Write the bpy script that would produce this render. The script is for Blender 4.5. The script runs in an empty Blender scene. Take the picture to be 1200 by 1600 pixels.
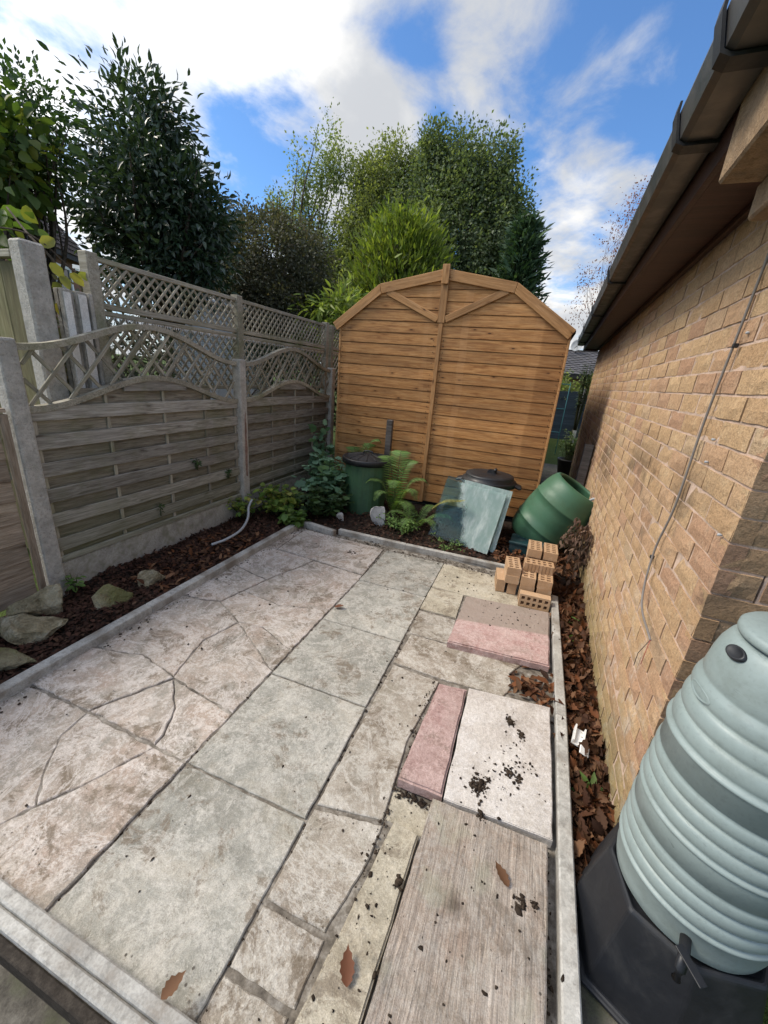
import bpy, bmesh, math, random
import numpy as np
from mathutils import Matrix, Vector
random.seed(7); RNG = np.random.default_rng(7)
S = bpy.context.scene
COL = S.collection
R = math.radians
# ------------------------------------------------------------------ camera, sky, sun, exposure
F_PX, CX, CY, CAM_H = 617.0, 600.0, 800.0, 1.55
def _n(v):
    v = np.array(v, float); return v/np.linalg.norm(v)
_Y = _n([842-CX, 605-CY, F_PX]); _X = -_n([-1275-CX, 426-CY, F_PX]); _X = _n(_X-_Y*_X.dot(_Y)); _Z = np.cross(_X, _Y)
CR = np.array([_X, _Y, _Z])                      # world axes in camera coordinates (right, down, forward)
cam_d = bpy.data.cameras.new('camera'); cam = bpy.data.objects.new('camera', cam_d); COL.objects.link(cam)
cam_d.sensor_fit = 'VERTICAL'; cam_d.sensor_height = 36; cam_d.sensor_width = 27
cam_d.lens = F_PX/1600*36; cam_d.clip_start = .02; cam_d.clip_end = 3000
M = Matrix.Identity(4)
for i in range(3):
    M[i][0] = CR[i][0]; M[i][1] = -CR[i][1]; M[i][2] = -CR[i][2]
M[2][3] = CAM_H
cam.matrix_world = M; S.camera = cam

SUN_AZ, SUN_EL = R(-106), R(48)                  # azimuth measured from +Y towards +X
w = bpy.data.worlds.new('World'); S.world = w; w.use_nodes = True
nt = w.node_tree; nt.nodes.clear()
def wn(t, **k):
    nd = nt.nodes.new(t)
    for a, b in k.items(): setattr(nd, a, b)
    return nd
def wl(a, b): nt.links.new(a, b)
def wmath(op, a, b=None, clamp=False):
    nd = wn('ShaderNodeMath', operation=op, use_clamp=clamp)
    for i, s in enumerate((a, b)):
        if s is None: continue
        if isinstance(s, (int, float)): nd.inputs[i].default_value = s
        else: wl(s, nd.inputs[i])
    return nd.outputs[0]
sky = wn('ShaderNodeTexSky', sky_type='NISHITA', sun_disc=False, sun_elevation=SUN_EL, sun_rotation=SUN_AZ, air_density=1.0, dust_density=.6, ozone_density=2.5)
tc = wn('ShaderNodeTexCoord')
sep = wn('ShaderNodeSeparateXYZ'); wl(tc.outputs['Generated'], sep.inputs[0])
zz = wmath('ADD', wmath('MAXIMUM', sep.outputs[2], 0.0), .16)
comb = wn('ShaderNodeCombineXYZ'); wl(wmath('DIVIDE', sep.outputs[0], zz), comb.inputs[0]); wl(wmath('DIVIDE', sep.outputs[1], zz), comb.inputs[1])
def wnoise(scale, detail, rough, loc=(0, 0, 0), sc=(1, 1, 1), rot=0, dist=0.):
    mp = wn('ShaderNodeMapping'); wl(comb.outputs[0], mp.inputs[0])
    mp.inputs['Location'].default_value = loc; mp.inputs['Scale'].default_value = sc; mp.inputs['Rotation'].default_value = (0, 0, rot)
    ns = wn('ShaderNodeTexNoise'); wl(mp.outputs[0], ns.inputs['Vector'])
    ns.inputs['Scale'].default_value = scale; ns.inputs['Detail'].default_value = detail; ns.inputs['Roughness'].default_value = rough; ns.inputs['Distortion'].default_value = dist
    return ns.outputs[0]
def wdir(u, v):                                   # a direction of the open sky
    return tuple(_n(CR @ np.array([(u-CX)/F_PX, (v-CY)/F_PX, 1.])))
def wlobe(d, r0, r1):                             # 1 near direction d, 0 beyond r1 (cosines)
    dp = wn('ShaderNodeVectorMath', operation='DOT_PRODUCT'); nv = wn('ShaderNodeVectorMath', operation='NORMALIZE')
    wl(tc.outputs['Generated'], nv.inputs[0]); wl(nv.outputs[0], dp.inputs[0]); dp.inputs[1].default_value = d
    mr = wn('ShaderNodeMapRange', interpolation_type='SMOOTHSTEP'); wl(dp.outputs['Value'], mr.inputs[0])
    mr.inputs[1].default_value = math.cos(R(r1)); mr.inputs[2].default_value = math.cos(R(r0)); mr.inputs[3].default_value = 0; mr.inputs[4].default_value = 1
    return mr.outputs[0]
big = wnoise(1.5, 3, .5, (3.1, .4, 0)); fine = wnoise(4.4, 12, .60, (1.2, 5.1, 0), (1, .85, 1), R(40), .25)
cov = wmath('ADD', wmath('MULTIPLY', big, .55), wmath('MULTIPLY', fine, .80))
for (u, v, r0, r1, k) in ((880, 200, 2, 23, -.38), (980, 190, 2, 16, -.20), (640, 170, 1, 9, -.12), (415, 255, 0, 9, -.26), (560, 130, 0, 11, -.20), (660, -40, 4, 22, .24), (960, -20, 2, 22, .30), (250, 120, 10, 36, .10), (900, 390, 3, 13, .40), (600, 200, 1, 6, .34), (500, 60, 2, 9, .10)):
    cov = wmath('ADD', cov, wmath('MULTIPLY', wlobe(wdir(u, v), r0, r1), k))
msk = wn('ShaderNodeMapRange', interpolation_type='SMOOTHSTEP'); wl(cov, msk.inputs[0])
msk.inputs[1].default_value = .52; msk.inputs[2].default_value = .84
shade = wn('ShaderNodeMapRange', interpolation_type='SMOOTHSTEP'); wl(wnoise(2.3, 7, .55, (7.3, 2.2, 0), (1, .7, 1), R(30), .3), shade.inputs[0])
shade.inputs[1].default_value = .40; shade.inputs[2].default_value = .70
ccol = wn('ShaderNodeMix', data_type='RGBA'); wl(shade.outputs[0], ccol.inputs[0])
ccol.inputs[6].default_value = (4.3, 4.45, 4.7, 1); ccol.inputs[7].default_value = (7.6, 7.45, 7.15, 1)
tint = wn('ShaderNodeMix', data_type='RGBA', blend_type='MULTIPLY'); tint.inputs[0].default_value = 1; wl(sky.outputs[0], tint.inputs[6]); tint.inputs[7].default_value = (.54, .76, .96, 1)
sunny = wn('ShaderNodeMix', data_type='RGBA', blend_type='MULTIPLY'); sunny.inputs[0].default_value = 1; wl(ccol.outputs[2], sunny.inputs[6])   # clouds are brightest towards the sun
sunv = wmath('ADD', wmath('MULTIPLY', wlobe((math.sin(SUN_AZ)*math.cos(SUN_EL), math.cos(SUN_AZ)*math.cos(SUN_EL), math.sin(SUN_EL)), 5, 66), 1.3), .70); sunc = wn('ShaderNodeCombineColor')
for i in range(3): wl(sunv, sunc.inputs[i])
wl(sunc.outputs[0], sunny.inputs[7])
mix = wn('ShaderNodeMix', data_type='RGBA'); wl(msk.outputs[0], mix.inputs[0]); wl(tint.outputs[2], mix.inputs[6]); wl(sunny.outputs[2], mix.inputs[7])
bg = wn('ShaderNodeBackground'); bg.inputs[1].default_value = .105; wl(mix.outputs[2], bg.inputs[0])
wo = wn('ShaderNodeOutputWorld'); wl(bg.outputs[0], wo.inputs[0])
w.cycles.sampling_method = 'MANUAL'; w.cycles.sample_map_resolution = 512

sl = bpy.data.lights.new('sun', 'SUN'); so = bpy.data.objects.new('sun', sl); COL.objects.link(so)
sl.energy = 1.9; sl.angle = R(20); sl.color = (1, .91, .77)
sd = Vector((math.sin(SUN_AZ)*math.cos(SUN_EL), math.cos(SUN_AZ)*math.cos(SUN_EL), math.sin(SUN_EL)))
so.rotation_euler = sd.to_track_quat('Z', 'Y').to_euler(); so.location = (-6, -4, 12)
vs = S.view_settings; vs.view_transform = 'Standard'; vs.look = 'None'; vs.gamma = 1; vs.use_curve_mapping = False; vs.exposure = 1.05
S.cycles.max_bounces = 8; S.cycles.transparent_max_bounces = 12; S.cycles.use_denoising = True

# ------------------------------------------------------------------ measuring helpers (points on real planes)
def ray(u, v): return CR @ np.array([(u-CX)/F_PX, (v-CY)/F_PX, 1.])
def gnd(u, v, z=0.):
    d = ray(u, v); t = (z-CAM_H)/d[2]; return (d[0]*t, d[1]*t)
# ------------------------------------------------------------------ object helpers
def tag(o, label=None, cat=None, group=None, kind=None):
    if label: o['label'] = label
    if cat: o['category'] = cat
    if group: o['group'] = group
    if kind: o['kind'] = kind
    return o
def thing(name, label, cat, loc=(0, 0, 0), rz=0, group=None):
    o = bpy.data.objects.new(name, None); COL.objects.link(o); o.location = loc; o.rotation_euler = (0, 0, rz); o.empty_display_size = .1
    return tag(o, label, cat, group)
def link(name, me, parent=None, mat=None, loc=None, rot=None, mtx=None):
    o = bpy.data.objects.new(name, me); COL.objects.link(o)
    if mat and not me.materials: me.materials.append(mat)
    if parent: o.parent = parent
    if mtx is not None: o.matrix_local = mtx
    else:
        if loc is not None: o.location = loc
        if rot is not None: o.rotation_euler = rot
    return o
def pymesh(name, v, f, smooth=False):
    me = bpy.data.meshes.new(name); me.from_pydata([tuple(map(float, p)) for p in v], [], [tuple(map(int, q)) for q in f]); me.update()
    if smooth: me.polygons.foreach_set('use_smooth', [True]*len(me.polygons))
    return me
def trimesh(name, V, T, smooth=False):            # fast: V (n,3), T (m,3)
    me = bpy.data.meshes.new(name); V = np.asarray(V, np.float32); T = np.asarray(T, np.int32)
    me.vertices.add(len(V)); me.vertices.foreach_set('co', V.ravel())
    me.loops.add(T.size); me.loops.foreach_set('vertex_index', T.ravel())
    me.polygons.add(len(T)); me.polygons.foreach_set('loop_start', np.arange(0, T.size, 3, dtype=np.int32))
    me.update(calc_edges=True); me.validate()
    if smooth: me.polygons.foreach_set('use_smooth', np.ones(len(T), bool))
    return me
def bmdone(bm, name, smooth=False):
    bmesh.ops.recalc_face_normals(bm, faces=bm.faces); me = bpy.data.meshes.new(name); bm.to_mesh(me); bm.free()
    if smooth: me.polygons.foreach_set('use_smooth', [True]*len(me.polygons))
    return me
def bm_bevel(bm, w, seg=1):
    if w: bmesh.ops.bevel(bm, geom=list(bm.edges), offset=w, segments=seg, affect='EDGES', profile=.5, clamp_overlap=True)
def bm_box(bm, c, s, m=None):
    r = bmesh.ops.create_cube(bm, size=1); vs_ = r['verts']
    for v in vs_:
        v.co = Vector((v.co.x*s[0]+c[0], v.co.y*s[1]+c[1], v.co.z*s[2]+c[2]))
        if m: v.co = m @ v.co
    return vs_
_bc = {}
def box_me(sx, sy, sz, bev=.003, key=''):
    k = (round(sx, 4), round(sy, 4), round(sz, 4), bev, key)
    if k not in _bc:
        bm = bmesh.new(); bm_box(bm, (0, 0, 0), (sx, sy, sz)); bm_bevel(bm, bev); _bc[k] = bmdone(bm, 'box')
    return _bc[k]
def boxo(name, c, s, mat, parent=None, bev=.003, rot=None):
    return link(name, box_me(*s, bev, mat.name), parent, mat, c, rot)
def frame(p0, p1, up):                            # local X runs p0->p1, local Z towards up; origin mid-way
    p0, p1, up = Vector(p0), Vector(p1), Vector(up); x = (p1-p0).normalized(); y = up.cross(x).normalized(); z = x.cross(y)
    m = Matrix((x, y, z)).transposed().to_4x4(); m.translation = (p0+p1)/2; return m
def bar(name, p0, p1, wy, wz, up, mat, parent=None, bev=.002):   # a straight board with its grain along local X
    L = (Vector(p1)-Vector(p0)).length
    return link(name, box_me(L, wy, wz, bev, mat.name), parent, mat, mtx=frame(p0, p1, up))
def prism_me(poly, z0, z1, bev=.004, seg=1, axis='z', name='slab'):
    bm = bmesh.new(); f = {'z': lambda a, b, c: (a, b, c), 'y': lambda a, b, c: (a, c, b)}[axis]
    lo = [bm.verts.new(f(p[0], p[1], z0)) for p in poly]; hi = [bm.verts.new(f(p[0], p[1], z1)) for p in poly]; k = len(poly)
    bm.faces.new(hi); bm.faces.new(lo[::-1])
    for i in range(k): bm.faces.new((lo[i], lo[(i+1) % k], hi[(i+1) % k], hi[i]))
    bmesh.ops.recalc_face_normals(bm, faces=bm.faces)
    if bev:
        ed = [e for e in bm.edges if all((v in hi) for v in e.verts)] if axis == 'z' else list(bm.edges)
        bmesh.ops.bevel(bm, geom=ed, offset=bev, segments=seg, affect='EDGES', clamp_overlap=True)
    return bmdone(bm, name)
def inset(poly, d):
    P = [Vector(p).to_2d() for p in poly]; a = sum(P[i].x*P[(i+1) % len(P)].y-P[(i+1) % len(P)].x*P[i].y for i in range(len(P)))
    if a < 0: P = P[::-1]
    out = []
    for i in range(len(P)):
        p, q, r = P[i-1], P[i], P[(i+1) % len(P)]; e1 = (q-p).normalized(); e2 = (r-q).normalized()
        n1 = Vector((-e1.y, e1.x)); n2 = Vector((-e2.y, e2.x)); b = n1+n2
        out.append(q+b*(d/max(.35, b.dot(n1))))
    return out
def rough_poly(poly, step=.06, amp=.003):         # break a polygon's edges up so that they are not ruler-straight
    out = []; P = [Vector(p).to_2d() for p in poly]
    for i in range(len(P)):
        p, q = P[i], P[(i+1) % len(P)]; L = (q-p).length; k = max(1, int(L/step)); nrm = Vector((-(q-p).y, (q-p).x))/max(L, 1e-6)
        out.append(p)
        for j in range(1, k): out.append(p+(q-p)*(j/k)+nrm*random.uniform(-amp, amp))
    return out
def lathe_me(prof, seg=48, name='lathe', smooth=True, close=True):
    v, f = [], []
    for r, z in prof:
        for i in range(seg): v.append((r*math.cos(2*math.pi*i/seg), r*math.sin(2*math.pi*i/seg), z))
    for j in range(len(prof)-1):
        for i in range(seg):
            a, b = j*seg+i, j*seg+(i+1) % seg; f.append((a, b, b+seg, a+seg))
    if close:
        for j, rev in ((0, True), (len(prof)-1, False)):
            ring = list(range(j*seg, j*seg+seg)); f.append(ring[::-1] if rev else ring)
    return pymesh(name, v, f, smooth)
def tube_geo(pts, rad, seg=8):
    pts = [Vector(p) for p in pts]; rad = rad if hasattr(rad, '__len__') else [rad]*len(pts); v, f = [], []
    up = Vector((0, 0, 1))
    for i, p in enumerate(pts):
        t = (pts[min(i+1, len(pts)-1)]-pts[max(i-1, 0)]).normalized()
        a = t.cross(up if abs(t.z) < .95 else Vector((1, 0, 0))).normalized(); b = t.cross(a)
        for k in range(seg):
            an = 2*math.pi*k/seg; v.append(p+(a*math.cos(an)+b*math.sin(an))*rad[i])
    for i in range(len(pts)-1):
        for k in range(seg):
            q, r = i*seg+k, i*seg+(k+1) % seg; f.append((q, r, r+seg, q+seg))
    n0 = len(pts)
    f.append(tuple(range(seg))[::-1]); f.append(tuple(range((n0-1)*seg, n0*seg)))
    return v, f
def tube(name, pts, rad, mat, parent=None, seg=8):
    v, f = tube_geo(pts, rad, seg); return link(name, pymesh(name, v, f, True), parent, mat)
def smooth_path(pts, n=8):                        # Catmull-Rom
    P = [Vector(p) for p in pts]; P = [2*P[0]-P[1]]+P+[2*P[-1]-P[-2]]; out = []
    for i in range(1, len(P)-2):
        for j in range(n):
            t = j/n; a, b, c, d = P[i-1:i+3]
            out.append(.5*((2*b)+(c-a)*t+(2*a-5*b+4*c-d)*t*t+(3*b-a-3*c+d)*t**3))
    out.append(P[-2]); return out
class Soup:                                       # many shapes in one mesh
    def __init__(s): s.v, s.f = [], []
    def add(s, v, f):
        o = len(s.v); s.v += [tuple(p) for p in v]; s.f += [tuple(i+o for i in q) for q in f]
    def tube(s, pts, rad, seg=6): s.add(*tube_geo(pts, rad, seg))
    def box(s, m, sx, sy, sz):
        c = [m @ Vector((x*sx/2, y*sy/2, z*sz/2)) for x in (-1, 1) for y in (-1, 1) for z in (-1, 1)]
        s.add(c, [(0, 1, 3, 2), (4, 6, 7, 5), (0, 4, 5, 1), (2, 3, 7, 6), (0, 2, 6, 4), (1, 5, 7, 3)])
    def obj(s, name, mat, parent=None, smooth=False): return link(name, pymesh(name, s.v, s.f, smooth), parent, mat)

# ------------------------------------------------------------------ materials
class NT:
    def __init__(s, name):
        s.m = bpy.data.materials.new(name); s.m.use_nodes = True; s.t = s.m.node_tree; s.t.nodes.clear()
        s.out = s.t.nodes.new('ShaderNodeOutputMaterial')
    def nd(s, t, **k):
        n = s.t.nodes.new(t)
        for a, b in k.items(): setattr(n, a, b)
        return n
    def put(s, sock, v):
        if hasattr(v, 'is_linked'): s.t.links.new(v, sock)
        elif isinstance(v, (tuple, list)) and len(v) == 3 and len(sock.default_value) == 4: sock.default_value = (*v, 1)
        else: sock.default_value = v
    def pos(s): return s.nd('ShaderNodeNewGeometry').outputs['Position']
    def obj(s): return s.nd('ShaderNodeTexCoord').outputs['Object']
    def nrm(s): return s.nd('ShaderNodeNewGeometry').outputs['Normal']
    def isl(s): return s.nd('ShaderNodeNewGeometry').outputs['Random Per Island']
    def rnd(s): return s.nd('ShaderNodeObjectInfo').outputs['Random']
    def xyz(s, v, i):
        n = s.nd('ShaderNodeSeparateXYZ'); s.put(n.inputs[0], v); return n.outputs[i]
    def map(s, v, sc=(1, 1, 1), loc=(0, 0, 0), rot=(0, 0, 0)):
        n = s.nd('ShaderNodeMapping'); s.put(n.inputs[0], v); s.put(n.inputs['Scale'], sc); s.put(n.inputs['Location'], loc); s.put(n.inputs['Rotation'], rot); return n.outputs[0]
    def shift(s, v, r, k=37.):                     # move a coordinate by a random amount
        n = s.nd('ShaderNodeVectorMath', operation='ADD'); s.put(n.inputs[0], v)
        c = s.nd('ShaderNodeCombineXYZ'); q = s.math('MULTIPLY', r, k); s.put(c.inputs[0], q); s.put(c.inputs[1], s.math('MULTIPLY', q, 1.7)); s.put(c.inputs[2], s.math('MULTIPLY', q, .6))
        s.put(n.inputs[1], c.outputs[0]); return n.outputs[0]
    def noise(s, v, sc, det=5, ro=.6, dist=0.):
        n = s.nd('ShaderNodeTexNoise'); s.put(n.inputs['Vector'], v)
        for a, b in (('Scale', sc), ('Detail', det), ('Roughness', ro), ('Distortion', dist)): s.put(n.inputs[a], b)
        return n.outputs[0]
    def voro(s, v, sc, out='Distance', feat='F1', rand=1.):
        n = s.nd('ShaderNodeTexVoronoi', feature=feat); s.put(n.inputs['Vector'], v); s.put(n.inputs['Scale'], sc); s.put(n.inputs['Randomness'], rand); return n.outputs[out]
    def math(s, op, a, b=0., c=None, clamp=False):
        n = s.nd('ShaderNodeMath', operation=op, use_clamp=clamp); s.put(n.inputs[0], a); s.put(n.inputs[1], b)
        if c is not None: s.put(n.inputs[2], c)
        return n.outputs[0]
    def ss(s, v, a, b, lo=0., hi=1.):
        n = s.nd('ShaderNodeMapRange', interpolation_type='SMOOTHSTEP'); s.put(n.inputs[0], v)
        for i, q in enumerate((a, b, lo, hi)): s.put(n.inputs[i+1], q)
        return n.outputs[0]
    def ramp(s, v, st, interp='LINEAR'):
        n = s.nd('ShaderNodeValToRGB'); s.put(n.inputs[0], v); e = n.color_ramp; e.interpolation = interp
        while len(e.elements) < len(st): e.elements.new(.5)
        for q, (p, c) in zip(e.elements, st): q.position = p; q.color = (*c, 1)
        return n.outputs[0]
    def mix(s, f, a, b, bl='MIX'):
        n = s.nd('ShaderNodeMix', data_type='RGBA', blend_type=bl); s.put(n.inputs[0], f); s.put(n.inputs[6], a); s.put(n.inputs[7], b); return n.outputs[2]
    def hsv(s, c, h=.5, sa=1., v=1.):
        n = s.nd('ShaderNodeHueSaturation'); s.put(n.inputs['Color'], c); s.put(n.inputs['Hue'], h); s.put(n.inputs['Saturation'], sa); s.put(n.inputs['Value'], v); return n.outputs[0]
    def bump(s, h, st=.5, d=.01, nrm=None):
        n = s.nd('ShaderNodeBump'); s.put(n.inputs['Height'], h); s.put(n.inputs['Strength'], st); s.put(n.inputs['Distance'], d)
        if nrm: s.put(n.inputs['Normal'], nrm)
        return n.outputs[0]
    def bsdf(s, col, ro=.8, bump=None, spec=.3, **k):
        n = s.nd('ShaderNodeBsdfPrincipled'); s.put(n.inputs['Base Color'], col); s.put(n.inputs['Roughness'], ro); s.put(n.inputs['Specular IOR Level'], spec)
        if bump: s.put(n.inputs['Normal'], bump)
        for a, b in k.items(): s.put(n.inputs[a.replace('_', ' ')], b)
        s.t.links.new(n.outputs[0], s.out.inputs[0]); return s.m

def m_slab(name, a, b, c, white=.35, dirt=.5, grain=False, stain=None, pale=(.62, .58, .53), var=.16):
    n = NT(name); p = n.pos(); r = n.rnd(); q = n.shift(p, r)
    big_ = n.noise(q, 4.5, 9, .74, .5); mid = n.noise(q, 13, 8, .78, .3); fin = n.noise(p, 60, 4, .75); tiny = n.noise(p, 260, 2, .6)
    col = n.ramp(big_, [(.36, a), (.5, b), (.63, c)])
    br = n.noise(n.shift(p, .55), 2.1, 10, .77, .6); col = n.mix(n.ss(br, .49, .56, 0, .5), col, n.hsv(col, .488, 1.3, .76))
    col = n.mix(n.ss(n.math('ADD', mid, n.math('MULTIPLY', fin, .25)), .58, .74, 0, white), col, pale)
    spk = n.noise(p, 130, 3, .8); col = n.mix(n.ss(spk, .60, .68, 0, .6), col, pale); col = n.mix(n.ss(spk, .40, .33, 0, .45), col, n.hsv(col, .5, 1, .45))
    col = n.mix(n.ss(n.noise(n.shift(p, .3), 6.5, 11, .8, .5), .52, .60, 0, dirt), col, (.15, .115, .08))
    col = n.mix(n.ss(n.noise(n.shift(p, .8), 3.0, 10, .76, .5), .54, .64, 0, dirt*.4), col, (.20, .18, .13))
    cem = n.noise(n.shift(p, 1.7), 2.6, 11, .72, 1.1); col = n.mix(n.ss(n.math('ABSOLUTE', n.math('SUBTRACT', cem, .5)), .022, .008, 0, white*.9), col, pale)
    col = n.mix(n.ss(fin, .35, .70, 0, .55), col, n.hsv(col, .5, .9, 1.35))
    col = n.mix(n.ss(tiny, .40, .60, .35, 0), col, n.hsv(col, .5, 1, .55))
    sp = n.voro(n.map(p, (1, 1, .2)), 34); col = n.mix(n.math('MULTIPLY', n.ss(sp, .10, .16, 1, 0), n.ss(n.noise(p, 4, 3), .52, .62, 0, .85)), col, (.055, .045, .036))
    h = n.math('ADD', n.math('MULTIPLY', fin, .5), n.math('MULTIPLY', mid, 1.2)); h = n.math('ADD', h, n.math('MULTIPLY', tiny, .25)); h = n.math('ADD', h, n.math('MULTIPLY', n.noise(q, 17, 3, .55, 1.2), 1.1))
    if grain:
        g = n.noise(n.map(q, (34, 1.7, 1), rot=(0, 0, R(4))), 3.2, 6, .72, .7)
        col = n.mix(n.ss(g, .40, .66, 0, .75), col, n.hsv(col, .5, .9, .52)); h = n.math('ADD', h, n.math('MULTIPLY', g, 2.2))
        vd = n.nd('ShaderNodeVectorMath', operation='DISTANCE'); n.put(vd.inputs[0], n.map(p, (1, .75, 0))); vd.inputs[1].default_value = (.054, .807*.75, 0); kd = n.math('ADD', vd.outputs['Value'], n.math('MULTIPLY', n.math('SUBTRACT', mid, .5), .035))
        kn = n.math('ADD', n.ss(kd, .008, .020, .55, 0), n.ss(kd, .016, .040, .45, 0))
        col = n.mix(n.math('MULTIPLY', kn, .75), col, (.10, .075, .055))
        col = n.mix(n.ss(n.noise(p, 6, 4, .6), .52, .68, 0, .4), col, (.37, .37, .28))
    if stain:
        yy = n.math('ADD', n.math('MULTIPLY', n.xyz(p, 0), -.16), n.xyz(p, 1)); yy = n.math('ADD', yy, n.math('MULTIPLY', fin, .02))
        col = n.mix(n.ss(yy, 2.362, 2.386, 0, .8), col, stain)
    col = n.hsv(col, .5, 1., n.math('ADD', n.math('MULTIPLY', r, var), 1-var/2))
    return n.bsdf(col, n.ss(mid, .3, .7, .95, .72), n.bump(h, .9, .005), .25)
def m_stone(name, a, b, c, sc=30, bmp=.6, moss=None, d=.004, low=None):
    n = NT(name); p = n.pos(); q = n.shift(p, n.rnd())
    x = n.noise(q, sc, 6, .7); y = n.noise(q, sc*.16, 4, .6); z = n.noise(p, sc*5, 2, .6)
    col = n.ramp(x, [(.3, a), (.5, b), (.72, c)]); col = n.mix(n.ss(y, .42, .68, 0, .55), col, n.hsv(col, .5, .9, .6))
    col = n.mix(n.ss(z, .4, .6, .4, 0), col, n.hsv(col, .5, 1, .6))
    if moss: col = n.mix(n.ss(n.noise(q, sc*.25, 6, .7), .48, .66, 0, moss[3]), col, moss[:3])
    if low:
        e = n.math('ADD', n.xyz(p, 2), n.math('MULTIPLY', y, .3)); col = n.mix(n.ss(e, low[3], low[4], low[5], 0), col, low[:3])
    return n.bsdf(col, .92, n.bump(n.math('ADD', x, n.math('MULTIPLY', z, .35)), bmp, d), .2)
def m_wood(name, a, b, c, green=0., gs=1., knots=.0, rough=.8, bands=None, grey=0., low=0., spec=.25):
    n = NT(name); o = n.obj(); r = n.math('FRACT', n.math('ADD', n.rnd(), n.isl())); q = n.shift(o, r, 23.)
    g = n.noise(n.map(q, (1.6*gs, 26*gs, 26*gs)), 3, 7, .68, .9); l = n.noise(n.map(q, (.9, 5, 5)), 2, 4, .6); f = n.noise(n.map(q, (6, 160, 160)), 2, 3, .6)
    col = n.ramp(g, [(.35, a), (.5, b), (.66, c)]); col = n.mix(n.ss(l, .40, .66, 0, .55), col, n.hsv(col, .5, .95, .62))
    col = n.mix(n.ss(f, .42, .62, .35, 0), col, n.hsv(col, .5, 1, .55))
    if grey: col = n.mix(n.ss(n.noise(q, 2.6, 4, .6), .40, .65, 0, grey), col, (.30, .275, .25))
    if knots:
        v = n.nd('ShaderNodeTexVoronoi'); n.put(v.inputs['Vector'], n.map(q, (1, 3.0, 3.0))); n.put(v.inputs['Scale'], 5.2)
        k = n.math('ADD', v.outputs['Distance'], n.math('MULTIPLY', g, .05)); sel = n.ss(n.xyz(v.outputs['Color'], 0), .50, .52)
        col = n.mix(n.math('MULTIPLY', n.ss(k, .10, .34, .65, 0), sel), col, n.hsv(col, .49, 1.1, .52))
        col = n.mix(n.math('MULTIPLY', n.ss(k, .09, .15, knots, 0), sel), col, (.055, .025, .012))
    if green:
        p = n.pos(); gf = n.noise(p, 2.4, 5, .65, .4)
        col = n.mix(n.ss(gf, .47, .70, 0, green), col, (.115, .125, .045))
        if low: col = n.mix(n.ss(n.math('ADD', n.xyz(p, 2), n.math('MULTIPLY', gf, .5)), .35, .95, low, 0), col, (.10, .115, .045))
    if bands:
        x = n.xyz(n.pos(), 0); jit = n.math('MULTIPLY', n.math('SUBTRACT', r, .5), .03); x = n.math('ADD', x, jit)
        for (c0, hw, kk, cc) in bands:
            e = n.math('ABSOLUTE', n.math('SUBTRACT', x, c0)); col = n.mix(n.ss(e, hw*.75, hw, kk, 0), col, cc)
    col = n.hsv(col, .5, 1., n.math('ADD', n.math('MULTIPLY', r, .42), .79))
    return n.bsdf(col, rough, n.bump(n.math('ADD', g, n.math('MULTIPLY', f, .5)), .5, .003), spec)
def m_leaf(name, cols, trans=.35, rough=.5, spec=.35, var=.5, tint=None):
    n = NT(name); r = n.isl(); c = n.ramp(r, [(i/max(1, len(cols)-1), q) for i, q in enumerate(cols)])
    r2 = n.math('FRACT', n.math('MULTIPLY', r, 71.3)); c = n.hsv(c, .5, 1, n.math('ADD', n.math('MULTIPLY', r2, var), 1-var/2))
    b = n.nd('ShaderNodeBsdfPrincipled'); n.put(b.inputs['Base Color'], c); n.put(b.inputs['Roughness'], rough); n.put(b.inputs['Specular IOR Level'], spec)
    t = n.nd('ShaderNodeBsdfTranslucent'); n.put(t.inputs[0], n.mix(1., c, tint or (1.5, 1.5, .7), 'MULTIPLY'))
    x = n.nd('ShaderNodeMixShader'); n.put(x.inputs[0], trans); n.t.links.new(b.outputs[0], x.inputs[1]); n.t.links.new(t.outputs[0], x.inputs[2]); n.t.links.new(x.outputs[0], n.out.inputs[0]); return n.m
def m_plastic(name, c, ro=.4, dirt=.3, dc=(.2, .18, .15), sc=9, bmp=.05, scr=None, spec=.45):
    n = NT(name); p = n.obj(); a = n.noise(p, sc, 7, .7, .3); f = n.noise(p, 90, 3, .6)
    col = n.mix(n.ss(a, .46, .75, 0, dirt), c, dc); col = n.mix(n.ss(f, .52, .70, 0, dirt*.6), col, n.hsv(col, .5, .9, .7))
    if scr:
        s_ = n.noise(n.map(p, (1, 1, 6)), 14, 5, .7, 2.5); col = n.mix(n.math('MULTIPLY', n.ss(s_, .62, .66, 0, 1), n.ss(n.noise(p, 3.5, 3), .5, .62, 0, .8)), col, scr)
    return n.bsdf(col, n.ss(a, .3, .7, ro, min(1, ro+.25)), n.bump(n.math('ADD', a, n.math('MULTIPLY', f, .3)), bmp, .01), spec)

SLAB = m_slab('patio_concrete', (.22, .214, .186), (.305, .295, .258), (.39, .362, .308), .45, .75, pale=(.50, .47, .42))
SLAB_P = m_slab('pinkish_patio_concrete', (.262, .242, .208), (.352, .303, .255), (.405, .33, .272), .65, .8, pale=(.55, .50, .46))
SLAB_E = m_slab('worn_patio_concrete', (.235, .21, .17), (.32, .28, .23), (.38, .345, .29), .5, .8, pale=(.52, .49, .44))
SLAB_Y = m_slab('buff_slab_concrete', (.28, .25, .19), (.365, .325, .25), (.42, .385, .315), .3, .65, pale=(.54, .48, .37))
SLAB_R = m_slab('red_slab_concrete', (.33, .22, .195), (.40, .275, .25), (.45, .335, .305), .6, .45, pale=(.50, .36, .33))
SLAB_RS = m_slab('stained_red_slab_concrete', (.38, .25, .225), (.45, .30, .275), (.49, .355, .325), .55, .35, stain=(.27, .23, .19), pale=(.53, .40, .37))
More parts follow.
